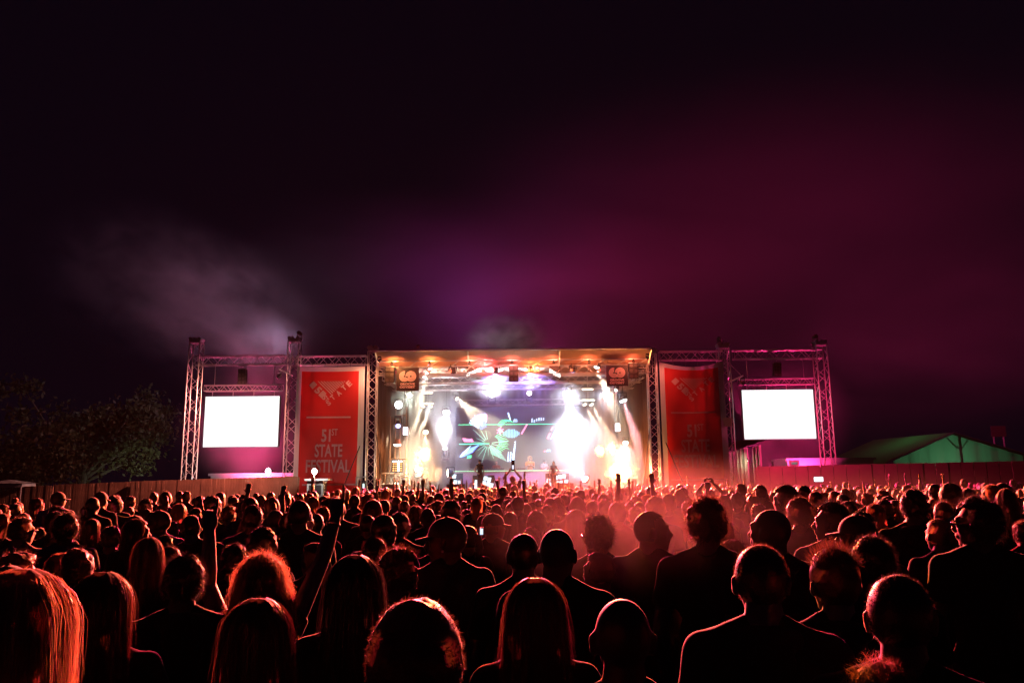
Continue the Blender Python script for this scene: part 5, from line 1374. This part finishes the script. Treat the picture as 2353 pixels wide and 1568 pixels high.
def solve_place(px, py, w, hair, lo=1.50, hi=1.97):
    """distance and height of a head seen W wide with its top at PY"""
    Y = 3.0; H0 = 1.706+HT[hair]
    for _ in range(30):
        z = at(px, py, Y).z; s = min(hi, max(lo, z))/H0; Y = 0.5*Y+0.5*(HW[hair]*s*FPX/w)
    z = at(px, py, Y).z
    if z < lo:   # a head this low must be nearer
        for _ in range(30):
            z = at(px, py, Y).z; Y *= 1-(lo-z)*0.4/Y if z < lo else 1.0
    return Y, at(px, py, Y), max(lo*0.97, min(hi, at(px, py, Y).z))/H0
PLACED = []   # x, y, screen box of each placed head
def person(px, py, w, sex='m', hair='short', hc='black', byaw=0, hyaw=0, pitch=0, arms=('down', 'down'), shirt='black', skin=0, label="", extra=(), Y=None, raised=0.0, sleeve=0.62, group=None, floor=0.0, hroll=0.0):
    if Y is None: Y, p, s = solve_place(px, py, w, hair)
    else: p = at(px, py, Y); s = (p.z-raised)/(1.706+HT[hair])
    vox = 0.0075 if Y < 3.2 else 0.0095 if Y < 6 else 0.012 if Y < 12 else 0.018
    if any(a not in ('down', 'bent', 'hip') for a in arms): vox = min(vox, 0.0065)
    fine = 1.0 if Y < 4 else 0.7 if Y < 7 else 0.3 if Y < 12 else 0.0
    M = person_meshes(sex, hair, hyaw, pitch, arms[0], arms[1], vox, fine, sleeve, hroll)
    H = M['H']; hx = (Matrix.Rotation(R(byaw), 3, 'Z') @ (H @ Vector((0, 0, 0.1))))*s
    byaw = byaw-(math.degrees(math.atan2(p.x, Y)) if Y < 14 else 0)
    hx = (Matrix.Rotation(R(byaw), 3, 'Z') @ (H @ Vector((0, 0, 0.1))))*s
    root = empty("person", (p.x-hx.x, Y-hx.y, raised), R(byaw), label, "person", group); root.scale = (s, s, s)
    def part(n, me, mat, sm=True):
        return link(n, me, mat, root, sm)
    part("body", M['body'], SKIN[skin]); part("shirt", M['shirt'], CLOTH[shirt]); part("trousers", M['trousers'], M_denim)
    if 'hair' in M: part("hair", M['hair'], HAIR[hc])
    if 'cap' in M: part("cap", M['cap'], M_cap)
    if 'glasses' in extra: part("glasses", make_glasses(H).mesh("glasses"), M_plastic)
    if 'shades_up' in extra: part("sunglasses", make_glasses(H, True).mesh("sunglasses"), pmat("lens_mirror", (0.5, 0.4, 0.5), 0.12, 0.9))
    if 'earring' in extra:
        for sx in (-1, 1):
            mb = MB(); mb.ball(H @ Vector((sx*0.086, -0.005, -0.05)), 0.008, 10, 7); part("earring", mb.mesh("earring"), M_steel)
    if 'hood' in extra:
        mb = MB(); mb.ball((0, -0.075, 1.435), (0.115, 0.06, 0.05), 18, 10); mb.ball((0, -0.125, 1.385), (0.085, 0.035, 0.075), 16, 10)
        for sx in (-1, 1): mb.ball((sx*0.09, -0.02, 1.45), (0.03, 0.06, 0.035), 12, 8)
        part("hood", remesh(mb, 0.010, 5), CLOTH[shirt])
    if 'straps' in extra:
        mb = MB()
        for sx in (-1, 1): mb.path([Vector((sx*0.10, 0.09, 1.36)), Vector((sx*0.105, 0.03, 1.455)), Vector((sx*0.105, -0.05, 1.455)), Vector((sx*0.10, -0.13, 1.36))], 0.016, 8)
        mb.box((0, -0.20, 1.20), (0.14, 0.075, 0.21)); part("backpack", remesh(mb, 0.012, 5), M_denim)
    if 'watch' in extra:
        k = 1 if arms[1] not in ('down', 'bent') else -1
        e, wv = ARMS[arms[1 if k > 0 else 0]][:2]; q = Vector(wv).lerp(Vector(e), 0.12); d = (Vector(wv)-Vector(e)).normalized(); q.x *= k; d.x *= k
        mb = MB(); mb.tube(q-d*0.006, q+d*0.006, 0.036, 0.036, 16); part("wristband", mb.mesh("wristband"), M_steel)
    PLACED.append((root.location.x, root.location.y, px, py, w, Y))
    return root
# ------------------------------------------------------------------ the people one can tell apart
D2 = ('down', 'down')
def near():
    P = person
    # nearest heads, along the bottom of the picture
    P(955, 1372, 212, 'f', 'sleek', 'brown', 4, -6, -4, D2, 'black', 0, "nearest big dark head at the bottom, ear lit orange and an earring below it", ('earring',))
    P(593, 1372, 152, 'f', 'long', 'brown', 3, 0, 0, D2, 'black', 1, "near long-haired dark head directly in front of the frizzy woman with sunglasses")
    P(1427, 1373, 128, 'm', 'bald', 'black', 0, 4, 0, D2, 'black', 2, "smooth bald near head with thin pink rim, below the glasses man")
    P(2058, 1317, 136, 'm', 'buzz', 'black', 4, 0, 0, D2, 'black', 1, "round close-cropped near head with a pink-white rim, below the blonde woman")
    P(58, 1305, 235, 'f', 'long', 'blonde', -8, -15, 0, D2, 'black', 0, "closest woman at the fence side edge, long blonde hair glowing orange")
    P(2028, 1522, 150, 'f', 'frizzy', 'blonde', 0, 0, 0, D2, 'black', 0, "very close orange-lit tousled hair cut by the bottom edge")
    P(1228, 1325, 133, 'f', 'long', 'brown', 2, 0, 0, D2, 'black', 0, "woman with long straight hair rimmed red, in front of the bald man's neighbour couple")
    P(815, 1273, 126, 'f', 'long', 'black', 0, 4, 0, D2, 'black', 1, "dark long-haired head in the foreground beside the long raised bare arm")
    P(602, 1273, 122, 'f', 'frizzy', 'blonde', 3, 2, 0, ('wave', 'reach'), 'black', 0, "woman with frizzy glowing hair, sunglasses on her head, both bare arms raised", ('shades_up', 'watch'), sleeve=0.15)
    P(922, 1258, 92, 'm', 'curly', 'brown', -8, -42, 0, D2, 'black', 0, "man with curly fringe turned to the fire side, bright rim along his cheek")
    P(1742, 1249, 116, 'm', 'buzz', 'brown', 2, 6, 0, D2, 'black', 0, "close-cropped man with large ears and wide shoulders, near the front", ('hood',))
    P(1908, 1247, 108, 'm', 'quiff', 'brown', 8, 12, 0, D2, 'black', 0, "man with spiky orange-lit quiff and one lit ear", ('hood',))
    P(2000, 1232, 92, 'm', 'short', 'black', 0, 0, 0, D2, 'black', 1, "dark round head with faint red top directly behind the spiky quiff", ('straps',))
    P(240, 1312, 128, 'f', 'long', 'brown', -6, -10, 0, D2, 'black', 0, "dark woman with an orange streak down her hair, beside the closest blonde woman")
    P(425, 1274, 88, 'm', 'short', 'black', 0, 0, 0, D2, 'black', 1, "dark foreground head with one lit ear, just left of the raised forearm", ('hood',))
    # second rank
    P(540, 1250, 60, 'm', 'short', 'black', 0, 0, 0, D2, 'black', 1, "round dark head with a red rim between the two raised foreground arms", ('hood',))
    P(342, 1233, 64, 'f', 'long', 'brown', 0, 10, 0, D2, 'black', 0, "woman with long hair rimmed orange-red, below the long-haired profile woman")
    P(390, 1254, 50, 'm', 'short', 'black', 0, 0, 0, D2, 'black', 2, "small dark head tucked beside the orange-rimmed long-haired woman")
    P(720, 1245, 56, 'f', 'tail', 'brown', 5, 30, 0, D2, 'black', 0, "woman with tied hair and orange-rimmed cheek beside the long raised arm")
    P(860, 1233, 54, 'm', 'short', 'brown', 0, 0, 0, D2, 'black', 0, "dark cropped head with an orange rim just behind the curly-fringed man", ('hood',))
    P(1023, 1184, 74, 'm', 'cap', 'black', 12, 62, 2, D2, 'black', 2, "big dark man in a flat-brimmed cap turned to the fence side", ('earring',))
    P(1072, 1206, 46, 'f', 'tail', 'black', 10, 30, 0, D2, 'black', 1, "woman with dark ponytail close behind the man in the flat-brimmed cap")
    P(1202, 1224, 72, 'm', 'buzz', 'black', 2, -4, 0, D2, 'black', 1, "wide-shouldered round-headed man beside the strongly rimmed bald man", ('straps',))
    P(1281, 1213, 80, 'm', 'bald', 'black', -4, -14, 4, D2, 'black', 1, "bald man whose head and neck carry the strongest pale rim")
    P(1370, 1184, 66, 'm', 'thick', 'black', 3, 32, 0, D2, 'black', 1, "bearded man in glasses half turned to the fence side, in the orange glow", ('glasses',))
    P(1620, 1141, 88, 'm', 'thick', 'brown', 0, 6, 0, D2, 'black', 0, "tallest man, flat thick hair and glowing red ears, broad dark shirt")
    P(1497, 1173, 62, 'm', 'buzz', 'black', -14, -66, 0, D2, 'black', 0, "close-cropped man in full profile looking to the fire side, shoulders bright")
    P(1768, 1169, 72, 'm', 'bald', 'black', 12, 46, -4, D2, 'black', 1, "bald man in half profile with a lit eyebrow, behind the big-eared man", ('hood',))
    P(1834, 1143, 62, 'm', 'curly', 'brown', 0, 10, 0, D2, 'black', 1, "person with a round crown of curls between bald man and quiffed profile man", ('glasses',))
    P(1905, 1146, 64, 'm', 'quiff', 'black', 14, 60, -2, D2, 'navy', 0, "man in clear profile with swept-up quiff, face lit magenta")
    P(1963, 1179, 70, 'm', 'cap', 'black', 12, 66, 0, D2, 'black', 1, "person in a rounded cap with pink-white rim, brim towards the quiffed profile man")
    P(2096, 1123, 58, 'm', 'short', 'black', 0, -8, 0, D2, 'black', 1, "broad dark man with a lit cheek edge, behind the blonde woman", ('hood',))
    P(2182, 1109, 50, 'm', 'afro', 'black', 0, 0, 0, D2, 'black', 2, "dark round afro standing above the crowd before the red wall")
    P(2103, 1177, 58, 'f', 'long', 'blonde', 10, 24, 0, D2, 'black', 0, "woman with long straight blonde hair falling on her shoulder, rim golden")
    P(2163, 1148, 42, 'm', 'quiff', 'brown', 6, 18, 0, D2, 'black', 0, "man with short flat-top and orange-lit neck, behind the man in glasses")
    P(2152, 1190, 56, 'f', 'tail', 'blonde', 10, 26, 0, D2, 'black', 0, "woman with swept-up blonde hair lit orange, in front of the flat-top man")
    P(2235, 1142, 84, 'm', 'thick', 'black', 14, 58, 0, D2, 'black', 1, "large dark man in glasses in profile near the outer edge, collar lit ochre", ('glasses',))
    P(2310, 1121, 44, 'f', 'long', 'brown', 0, 10, 0, ('down', 'up'), 'black', 0, "long-haired woman raising a thin lit arm near the outer edge by the marquee")
    P(2347, 1196, 44, 'f', 'short', 'brown', 0, 20, 0, D2, 'red', 0, "pink-lit person cut by the outer picture edge beside the man in glasses")
    # fence side
    P(54, 1187, 46, 'f', 'short', 'brown', -10, -52, 0, D2, 'grey', 0, "woman in glasses in profile near the outer edge, neck lit orange", ('glasses',))
    P(156, 1179, 52, 'm', 'thick', 'black', -4, -14, 0, D2, 'grey', 2, "big dark-haired man in a grey top with pink-edged shoulder", ('hood',))
    P(212, 1191, 36, 'f', 'long', 'brown', 0, -12, 0, D2, 'black', 0, "woman with red-lit long hair beside the big grey-topped man")
    P(258, 1208, 42, 'm', 'short', 'black', -4, -18, 0, D2, 'black', 1, "dark cropped head with lit collar in front of the long-haired profile woman")
    P(318, 1190, 52, 'f', 'long', 'brown', -14, -58, 0, D2, 'black', 0, "woman in profile with long hair, top of her head rimmed fiery red")
    P(366, 1170, 42, 'm', 'cap', 'black', 10, 58, 0, D2, 'white', 2, "man in a dark cap turned to the fence, white collar showing")
    P(397, 1196, 27, 'm', 'buzz', 'black', -8, -40, 0, D2, 'grey', 0, "small lit profile beside the capped man with the white collar")
    P(136, 1128, 27, 'm', 'cap', 'black', -10, -60, 0, D2, 'blue', 1, "man in a cap and pale blue shirt standing tall against the wooden fence")
    P(581, 1160, 45, 'm', 'short', 'black', 0, 6, 0, D2, 'grey', 1, "man in a grey shirt with bluish lit shoulders, below the white screen", ('straps',))
    P(689, 1148, 49, 'm', 'buzz', 'black', 0, 0, 0, D2, 'black', 1, "man in a black shirt with round cropped head, just before the flat banner")
    P(725, 1178, 37, 'm', 'buzz', 'black', 2, 4, 0, D2, 'black', 1, "small round cropped head beside the black-shirted man's shoulder")
    P(741, 1163, 32, 'f', 'short', 'brown', 0, 20, 0, D2, 'black', 0, "rim-lit head behind the long raised arm, before the flat banner")
    P(617, 1143, 27, 'm', 'hat', 'black', 0, 0, 0, D2, 'navy', 1, "person in a dark blue brimmed hat below the white screen")
    P(845, 1182, 34, 'm', 'buzz', 'black', 0, -8, 0, D2, 'black', 1, "cropped head overlapped by the profile man with a lit ear")
    P(884, 1181, 50, 'm', 'buzz', 'black', -8, -38, 0, D2, 'black', 1, "man half turned to the fire, ear lit, below the lamp scaffold")
    P(929, 1149, 27, 'm', 'curly', 'black', 0, 0, 0, D2, 'blue', 0, "slim man with curly hair and light blue shirt below the flame burst")
    P(955, 1160, 34, 'm', 'short', 'brown', 0, -10, 0, D2, 'black', 1, "first of two close heads beside the light-blue-shirted man")
    P(982, 1166, 32, 'm', 'bald', 'brown', 0, 10, 0, D2, 'black', 1, "second of two close heads beside the light-blue-shirted man, smooth crown")
    P(1036, 1149, 46, 'f', 'thick', 'black', 0, 0, 0, D2, 'black', 1, "wide bushy dark head behind the man in the flat-brimmed cap")
    P(1096, 1142, 27, 'f', 'long', 'blonde', 0, -30, 0, D2, 'black', 0, "fair long-haired woman with a glowing cheek below the booth's fence end")
    P(1134, 1176, 45, 'm', 'cap', 'brown', -10, -52, 0, ('bent', 'down'), 'black', 1, "man in a pale cap holding up a small lit phone")
    P(1171, 1175, 36, 'f', 'long', 'black', 0, 0, 0, D2, 'black', 1, "dark long-haired head right beside the man in the pale cap")
    P(1190, 1139, 29, 'm', 'buzz', 'black', 0, -20, 0, D2, 'black', 1, "tall narrow head in front of the purple booth, below the arms with the camera")
    P(1140, 1157, 27, 'm', 'bald', 'black', 0, 0, 0, D2, 'black', 0, "small pale-rimmed bald head behind the man in the pale cap")
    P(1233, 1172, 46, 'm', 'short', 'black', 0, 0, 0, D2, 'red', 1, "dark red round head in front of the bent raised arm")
    P(1221, 1211, 46, 'f', 'short', 'black', 0, 0, 0, D2, 'black', 1, "low dark head between the wide-shouldered man and the bald man")
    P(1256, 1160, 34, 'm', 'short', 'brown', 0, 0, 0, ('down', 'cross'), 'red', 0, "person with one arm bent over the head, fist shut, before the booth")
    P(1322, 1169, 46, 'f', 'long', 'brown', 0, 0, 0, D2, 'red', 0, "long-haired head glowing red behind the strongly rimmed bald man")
    P(1325, 1139, 34, 'm', 'bald', 'black', 0, 0, 0, D2, 'black', 0, "round bald head with pale outline before the fire-side end of the booth")
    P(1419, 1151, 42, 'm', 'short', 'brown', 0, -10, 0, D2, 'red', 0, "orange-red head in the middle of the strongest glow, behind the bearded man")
    P(1388, 1146, 30, 'm', 'short', 'black', 0, 0, 0, D2, 'black', 0, "head with thin bright outline just beside the strongest orange glow")
    P(1458, 1163, 33, 'm', 'short', 'brown', 0, 20, 0, D2, 'black', 0, "head with ears outlined in pale orange before the profile man")
    P(1505, 1139, 50, 'm', 'curly', 'brown', 0, -8, 0, D2, 'black', 1, "wavy-haired head bright rimmed above the close-cropped profile man")
    P(1535, 1133, 36, 'm', 'short', 'brown', 0, 0, 0, D2, 'red', 0, "outlined head between the wavy-haired head and the tallest man")
    P(1662, 1137, 38, 'f', 'long', 'brown', 0, -20, 0, D2, 'black', 0, "long-haired head peeping out beside the tallest man's ear")
    P(1692, 1131, 32, 'm', 'short', 'black', 0, 0, 0, D2, 'black', 1, "plain dark head below the lower corner of the sagging banner")
    P(1728, 1137, 31, 'f', 'long', 'blonde', 0, 20, 0, D2, 'black', 0, "fair long-haired woman turned to the fence side below the magenta tower")
    P(1742, 1157, 40, 'm', 'curly', 'black', 0, 12, 0, D2, 'black', 1, "curly dark head behind the bald man in half profile")
    P(1746, 1113, 27, 'm', 'short', 'black', 0, 30, 0, D2, 'black', 0, "slim head standing clear against the pale drapes below the screen")
    P(1800, 1113, 50, 'm', 'thick', 'black', 6, 50, 0, D2, 'red', 0, "tall man in profile with lit forehead and red collar, below the white screen")
    P(1845, 1114, 32, 'm', 'short', 'black', 0, 20, 0, D2, 'black', 1, "dark head beside the tall man with red collar")
    P(1872, 1128, 32, 'm', 'short', 'brown', 0, 20, 0, D2, 'black', 0, "flat-topped head just behind the swept-up quiff")
    P(1560, 1122, 26, 'm', 'bald', 'black', 0, 0, 0, D2, 'black', 1, "small smooth head at the foot of the sagging banner")
    P(1580, 1150, 30, 'm', 'short', 'black', 0, 0, 0, ('down', 'fist'), 'black', 1, "person thrusting one thick dark arm straight up before the sagging banner")
    # further off
    P(1060, 1131, 17, 'm', 'short', 'black', 0, 0, 0, ('up', 'down'), 'black', 1, "far person with one hand up in front of the booth's fence end")
    P(948, 1133, 16, 'm', 'short', 'black', 0, 0, 0, ('up', 'up'), 'black', 1, "far person with both hands up under the flame burst")
    P(1178, 1126, 18, 'm', 'short', 'black', 0, 0, 0, ('point', 'down'), 'black', 1, "far person pointing up at the legs of the capped dancer")
    P(1400, 1131, 16, 'm', 'short', 'black', 0, 0, 0, ('up', 'down'), 'black', 1, "far person with a raised bent hand between booth and fire")
    P(1424, 1131, 16, 'm', 'short', 'black', 0, 0, 0, ('down', 'up'), 'black', 1, "far person with a raised hand right before the big fire")
    P(1230, 1128, 18, 'm', 'short', 'black', 0, 0, 0, ('fist', 'down'), 'black', 1, "far person lifting a closed fist before the middle of the booth")
    P(690, 1133, 18, 'm', 'short', 'black', 0, 0, 0, ('down', 'up'), 'black', 1, "far person with a lit hand up where fence meets flat banner")
    P(1632, 1124, 19, 'm', 'short', 'black', 0, 0, 0, ('photo', 'photo'), 'black', 1, "far person with both arms up holding a phone below the sagging banner")
near()
# the man above the crowd with a camera
camman = person(1177, 1092, 13, 'm', 'short', 'black', 0, 0, 0, ('photo', 'photo'), 'black', 1, "bare-armed man lifted above the crowd, both arms up holding a camera", Y=25.0, raised=0.52)
q = at(*zs(1010, 1080), 25.1)
ph = empty("camera", (q.x, 25.1, q.z), 0, "dark upright camera held high above the crowd before the booth", "camera")
mb = MB(); mb.bb(q.x-0.055, q.x+0.055, 25.08, 25.14, q.z-0.22, q.z+0.12); mb.build("body", M_plastic, ph)
mb = MB(); mb.tube((q.x, 25.14, q.z), (q.x, 25.22, q.z), 0.04, n=12); mb.build("lens_barrel", M_plastic, ph)
mb = MB(); mb.bb(q.x-0.03, q.x+0.03, 25.07, 25.077, q.z-0.17, q.z-0.05); mb.build("screen", emat("phone_blue", (0.6, 0.75, 1), 1.2), ph)
for (px, py, Y, w, h, lab, st) in ((1106, 1220, 5.9, 0.034, 0.055, "small lit phone glowing blue-white by the man in the pale cap", 1.2), (1880, 1100, 13.0, 0.15, 0.08, "bright phone screen held up sideways before the red wall", 6)):
    q = at(px, py, Y); ph = empty("phone", q, 0, lab, "phone", "phones in the crowd")
    mb = MB(); mb.bb(q.x-w/2, q.x+w/2, Y, Y+0.01, q.z-h/2, q.z+h/2); mb.build("case", M_plastic, ph)
    mb = MB(); mb.bb(q.x-w/2+0.006, q.x+w/2-0.006, Y-0.005, Y-0.002, q.z-h/2+0.006, q.z+h/2-0.006); mb.build("screen", emat("phone_screen", (0.75, 0.85, 1), st), ph)
# performers on the stage
person(1102, 1055, 10.5, 'f', 'cap', 'black', 205, 10, 0, ('down', 'hip'), 'black', 0, "dancer in a cap and dark vest with bare legs before the booth", Y=43.0, raised=FLOOR, sleeve=0.05)
person(1271, 1058, 10.5, 'f', 'long', 'black', 160, 0, 0, ('hip', 'down'), 'grey', 0, "dancer washed out in pink light at the fire-side end of the booth", Y=43.0, raised=FLOOR, sleeve=0.05)
person(977, 1073, 9, 'f', 'long', 'blonde', 190, 0, 0, ('down', 'bent'), 'white', 0, "performer in white standing in orange haze beside the lamp scaffold", Y=44.5, raised=FLOOR)
person(1217, 1046, 10, 'm', 'afro', 'blonde', 180, 0, 0, ('bent', 'bent'), 'orange', 0, "performer in orange with a big orange wig behind the booth", Y=47.5, raised=FLOOR)
person(1251, 1054, 10, 'm', 'cap', 'black', 215, 0, 12, ('bent', 'bent'), 'white', 0, "performer in a white top bending over the decks behind the booth", Y=47.5, raised=FLOOR)
person(1140, 1058, 10, 'm', 'short', 'brown', 180, 0, 0, ('bent', 'bent'), 'red', 0, "performer in dull red half hidden behind the mixing console", Y=47.5, raised=FLOOR)

# ------------------------------------------------------------------ the middle of the crowd: one mesh each, shared between look-alikes
def joined(sex, hair, yaw, arms, vox, fine, sh, hc, sk, waist=None):
    M = person_meshes(sex, hair, yaw, 0, arms[0], arms[1], vox, fine)
    bm = bmesh.new(); mats = [SKIN[sk], CLOTH[sh], M_denim, HAIR[hc], M_cap]
    for k, (n, i) in enumerate((("body", 0), ("shirt", 1), ("trousers", 2), ("hair", 3), ("cap", 4))):
        if n not in M: continue
        me = M[n]; me.polygons.foreach_set('material_index', [i]*len(me.polygons)); bm.from_mesh(me); bpy.data.meshes.remove(me)
    me = bpy.data.meshes.new("person"); bm.to_mesh(me); bm.free()
    for m in mats: me.materials.append(m)
    me.shade_smooth()
    return me
VAR = [('m', 'short', 0, D2, 'black', 'black', 1, "person with short black hair and dark shirt"), ('m', 'buzz', 10, D2, 'black', 'black', 0, "cropped-headed person in a dark shirt"), ('f', 'long', -8, D2, 'black', 'brown', 0, "long-haired woman in dark clothes"),
       ('m', 'thick', -25, D2, 'navy', 'brown', 0, "thick-haired man turned slightly to the fire side"), ('m', 'cap', 12, D2, 'black', 'black', 1, "person in a forward cap"), ('f', 'tail', 20, D2, 'grey', 'brown', 0, "woman with a ponytail"),
       ('m', 'bald', 0, D2, 'black', 'black', 1, "bald person in a dark shirt"), ('m', 'curly', -5, D2, 'black', 'black', 1, "curly-haired person"), ('m', 'capback', 0, D2, 'grey', 'black', 1, "person in a backward cap"),
       ('f', 'long', 30, D2, 'red', 'blonde', 0, "fair long-haired woman turned to the fence side"), ('m', 'short', 40, D2, 'grey', 'brown', 0, "short-haired man in half profile"), ('f', 'bun', 0, D2, 'black', 'black', 0, "woman with her hair in a bun"),
       ('m', 'afro', 0, D2, 'black', 'black', 2, "person with an afro"), ('m', 'short', -5, ('down', 'fist'), 'black', 'black', 1, "person with one fist raised"), ('f', 'long', 5, ('up', 'up'), 'black', 'black', 0, "woman with both hands raised")]
PROTO = [joined(v[0], v[1], v[2], v[3], 0.016 if v[3] is D2 else 0.010, 0.12, v[4], v[5], v[6]) for v in VAR]
ZONES = ((0, 420, "by the tree"), (420, 680, "below the fence-side screen"), (680, 845, "below the flat banner"), (845, 1040, "before the lamp scaffold"), (1040, 1310, "before the purple booth"),
         (1310, 1500, "before the big fire"), (1500, 1680, "below the sagging banner"), (1680, 1925, "below the red-wall screen"), (1925, 9999, "before the marquee"))
def limit(px):
    """how far back the crowd reaches"""
    return float(np.interp(px, [0, 300, 600, 700, 850, 1500, 1700, 2352], [13.5, 16, 22, 28, 39, 39.5, 33, 34]))
rg = random.Random(21); spots = []
Y = 3.3
while Y < 39.6:
    half = Y*1176/FPX*1.06; x = -half+rg.random()*0.5
    while x < half:
        xx = x+rg.uniform(-0.16, 0.16); yy = Y+rg.uniform(-0.3, 0.3); h = min(1.92, max(1.52, rg.gauss(1.70, 0.085)))
        x += 0.60+0.12*rg.random()
        q = proj((xx, yy, h)); w = 0.18*FPX/yy
        if yy > limit(q[0]) or not (-30 < q[0] < 2385): continue
        bad = False
        for (ax, ay, apx, apy, aw, aY) in PLACED:
            if (ax-xx)**2+(ay-yy)**2 < 0.36**2: bad = True; break
            if yy < aY and abs(apx-q[0]) < (aw+w)*0.52 and q[1] < apy+aw*(1.25 if aY < 7 else 1.0): bad = True; break
        if bad: continue
        if yy < 2.9: continue
        spots.append((yy, xx, h, q[0]))
    Y += 0.62+0.012*Y
spots.sort()
NMID = 300-len(PLACED)-2
for k, (yy, xx, h, px) in enumerate(spots[:NMID]):
    v = rg.choices(range(len(VAR)), [10, 8, 6, 5, 4, 4, 4, 4, 3, 3, 4, 2, 1.5, 0.25, 0.15])[0]
    o = bpy.data.objects.new("person", PROTO[v]); COL.objects.link(o)
    s = h/(1.706+HT[VAR[v][1]]); o.location = (xx, yy, 0); o.rotation_euler = (R(rg.gauss(0, 2.5)), R(rg.gauss(0, 3)), R(rg.uniform(-16, 16)+px*0.0+math.degrees(math.atan2(xx, 42-yy))*0.5)); o.scale = (s*rg.uniform(0.95, 1.08), s*rg.uniform(0.95, 1.05), s)
    zn = next(z[2] for z in ZONES if px < z[1])
    rank = "near" if yy < 8 else "middle" if yy < 12 else "rear"
    tag(o, "%s, %s rows, %s" % (VAR[v][7], rank, zn), "person", "%s rows %s" % (rank, zn))
# the rest of the crowd, too many and too small to tell apart
LOW = [joined(v[0], v[1], v[2], v[3], 0.03 if v[3] is D2 else 0.022, 0.0, v[4], v[5], v[6]) for v in VAR]
SLOT = [SKIN[0], SKIN[1], SKIN[2], CLOTH['black'], CLOTH['navy'], CLOTH['grey'], CLOTH['red'], M_denim, HAIR['black'], HAIR['brown'], HAIR['blonde'], M_cap]
def low_arrays(me):
    nv = len(me.vertices); v = np.empty(nv*3); me.vertices.foreach_get('co', v); v = v.reshape(-1, 3)
    me.calc_loop_triangles(); nt_ = len(me.loop_triangles); t = np.empty(nt_*3, dtype=np.int32); me.loop_triangles.foreach_get('vertices', t); t = t.reshape(-1, 3)
    mi = np.empty(nt_, dtype=np.int32); me.loop_triangles.foreach_get('material_index', mi)
    lut = np.array([SLOT.index(m) for m in me.materials])
    return v, t, lut[mi]
LA = [low_arrays(m) for m in LOW]
VV, TT, MM = [], [], []; base = 0
for (yy, xx, h, px) in spots[NMID:]:
    up = 2.6 if 830 < px < 1520 and yy > 20 else 0.8
    v = rg.choices(range(len(VAR)), [10, 8, 6, 5, 4, 4, 4, 4, 3, 3, 4, 2, 1.0, up, up])[0]
    a, t, m = LA[v]; s = h/(1.706+HT[VAR[v][1]])*rg.uniform(0.97, 1.03); th = R(rg.uniform(-20, 20)); c, sn = math.cos(th), math.sin(th)
    kx = s*rg.uniform(0.95, 1.08); b = a*np.array([kx, s, s])
    b = np.stack([b[:, 0]*c-b[:, 1]*sn+xx, b[:, 0]*sn+b[:, 1]*c+yy, b[:, 2]], 1)
    VV.append(b); TT.append(t+base); MM.append(m); base += len(a)
VV = np.concatenate(VV); TT = np.concatenate(TT); MM = np.concatenate(MM)
me = bpy.data.meshes.new("crowd"); me.vertices.add(len(VV)); me.vertices.foreach_set('co', VV.ravel()); me.loops.add(TT.size); me.loops.foreach_set('vertex_index', TT.ravel())
me.polygons.add(len(TT)); me.polygons.foreach_set('loop_start', np.arange(0, TT.size, 3)); 
for m in SLOT: me.materials.append(m)
me.polygons.foreach_set('material_index', MM); me.update(calc_edges=True); me.shade_smooth()
o = bpy.data.objects.new("crowd", me); COL.objects.link(o)
tag(o, "dense far crowd of small rim-lit heads packed up to the stage", "crowd", None, "stuff")
for m in LOW: bpy.data.meshes.remove(m)
print("PEOPLE", len(PLACED), "mid", min(NMID, len(spots)), "far", len(spots)-NMID, "verts", len(VV), "mid reaches", spots[min(NMID, len(spots))-1][0])
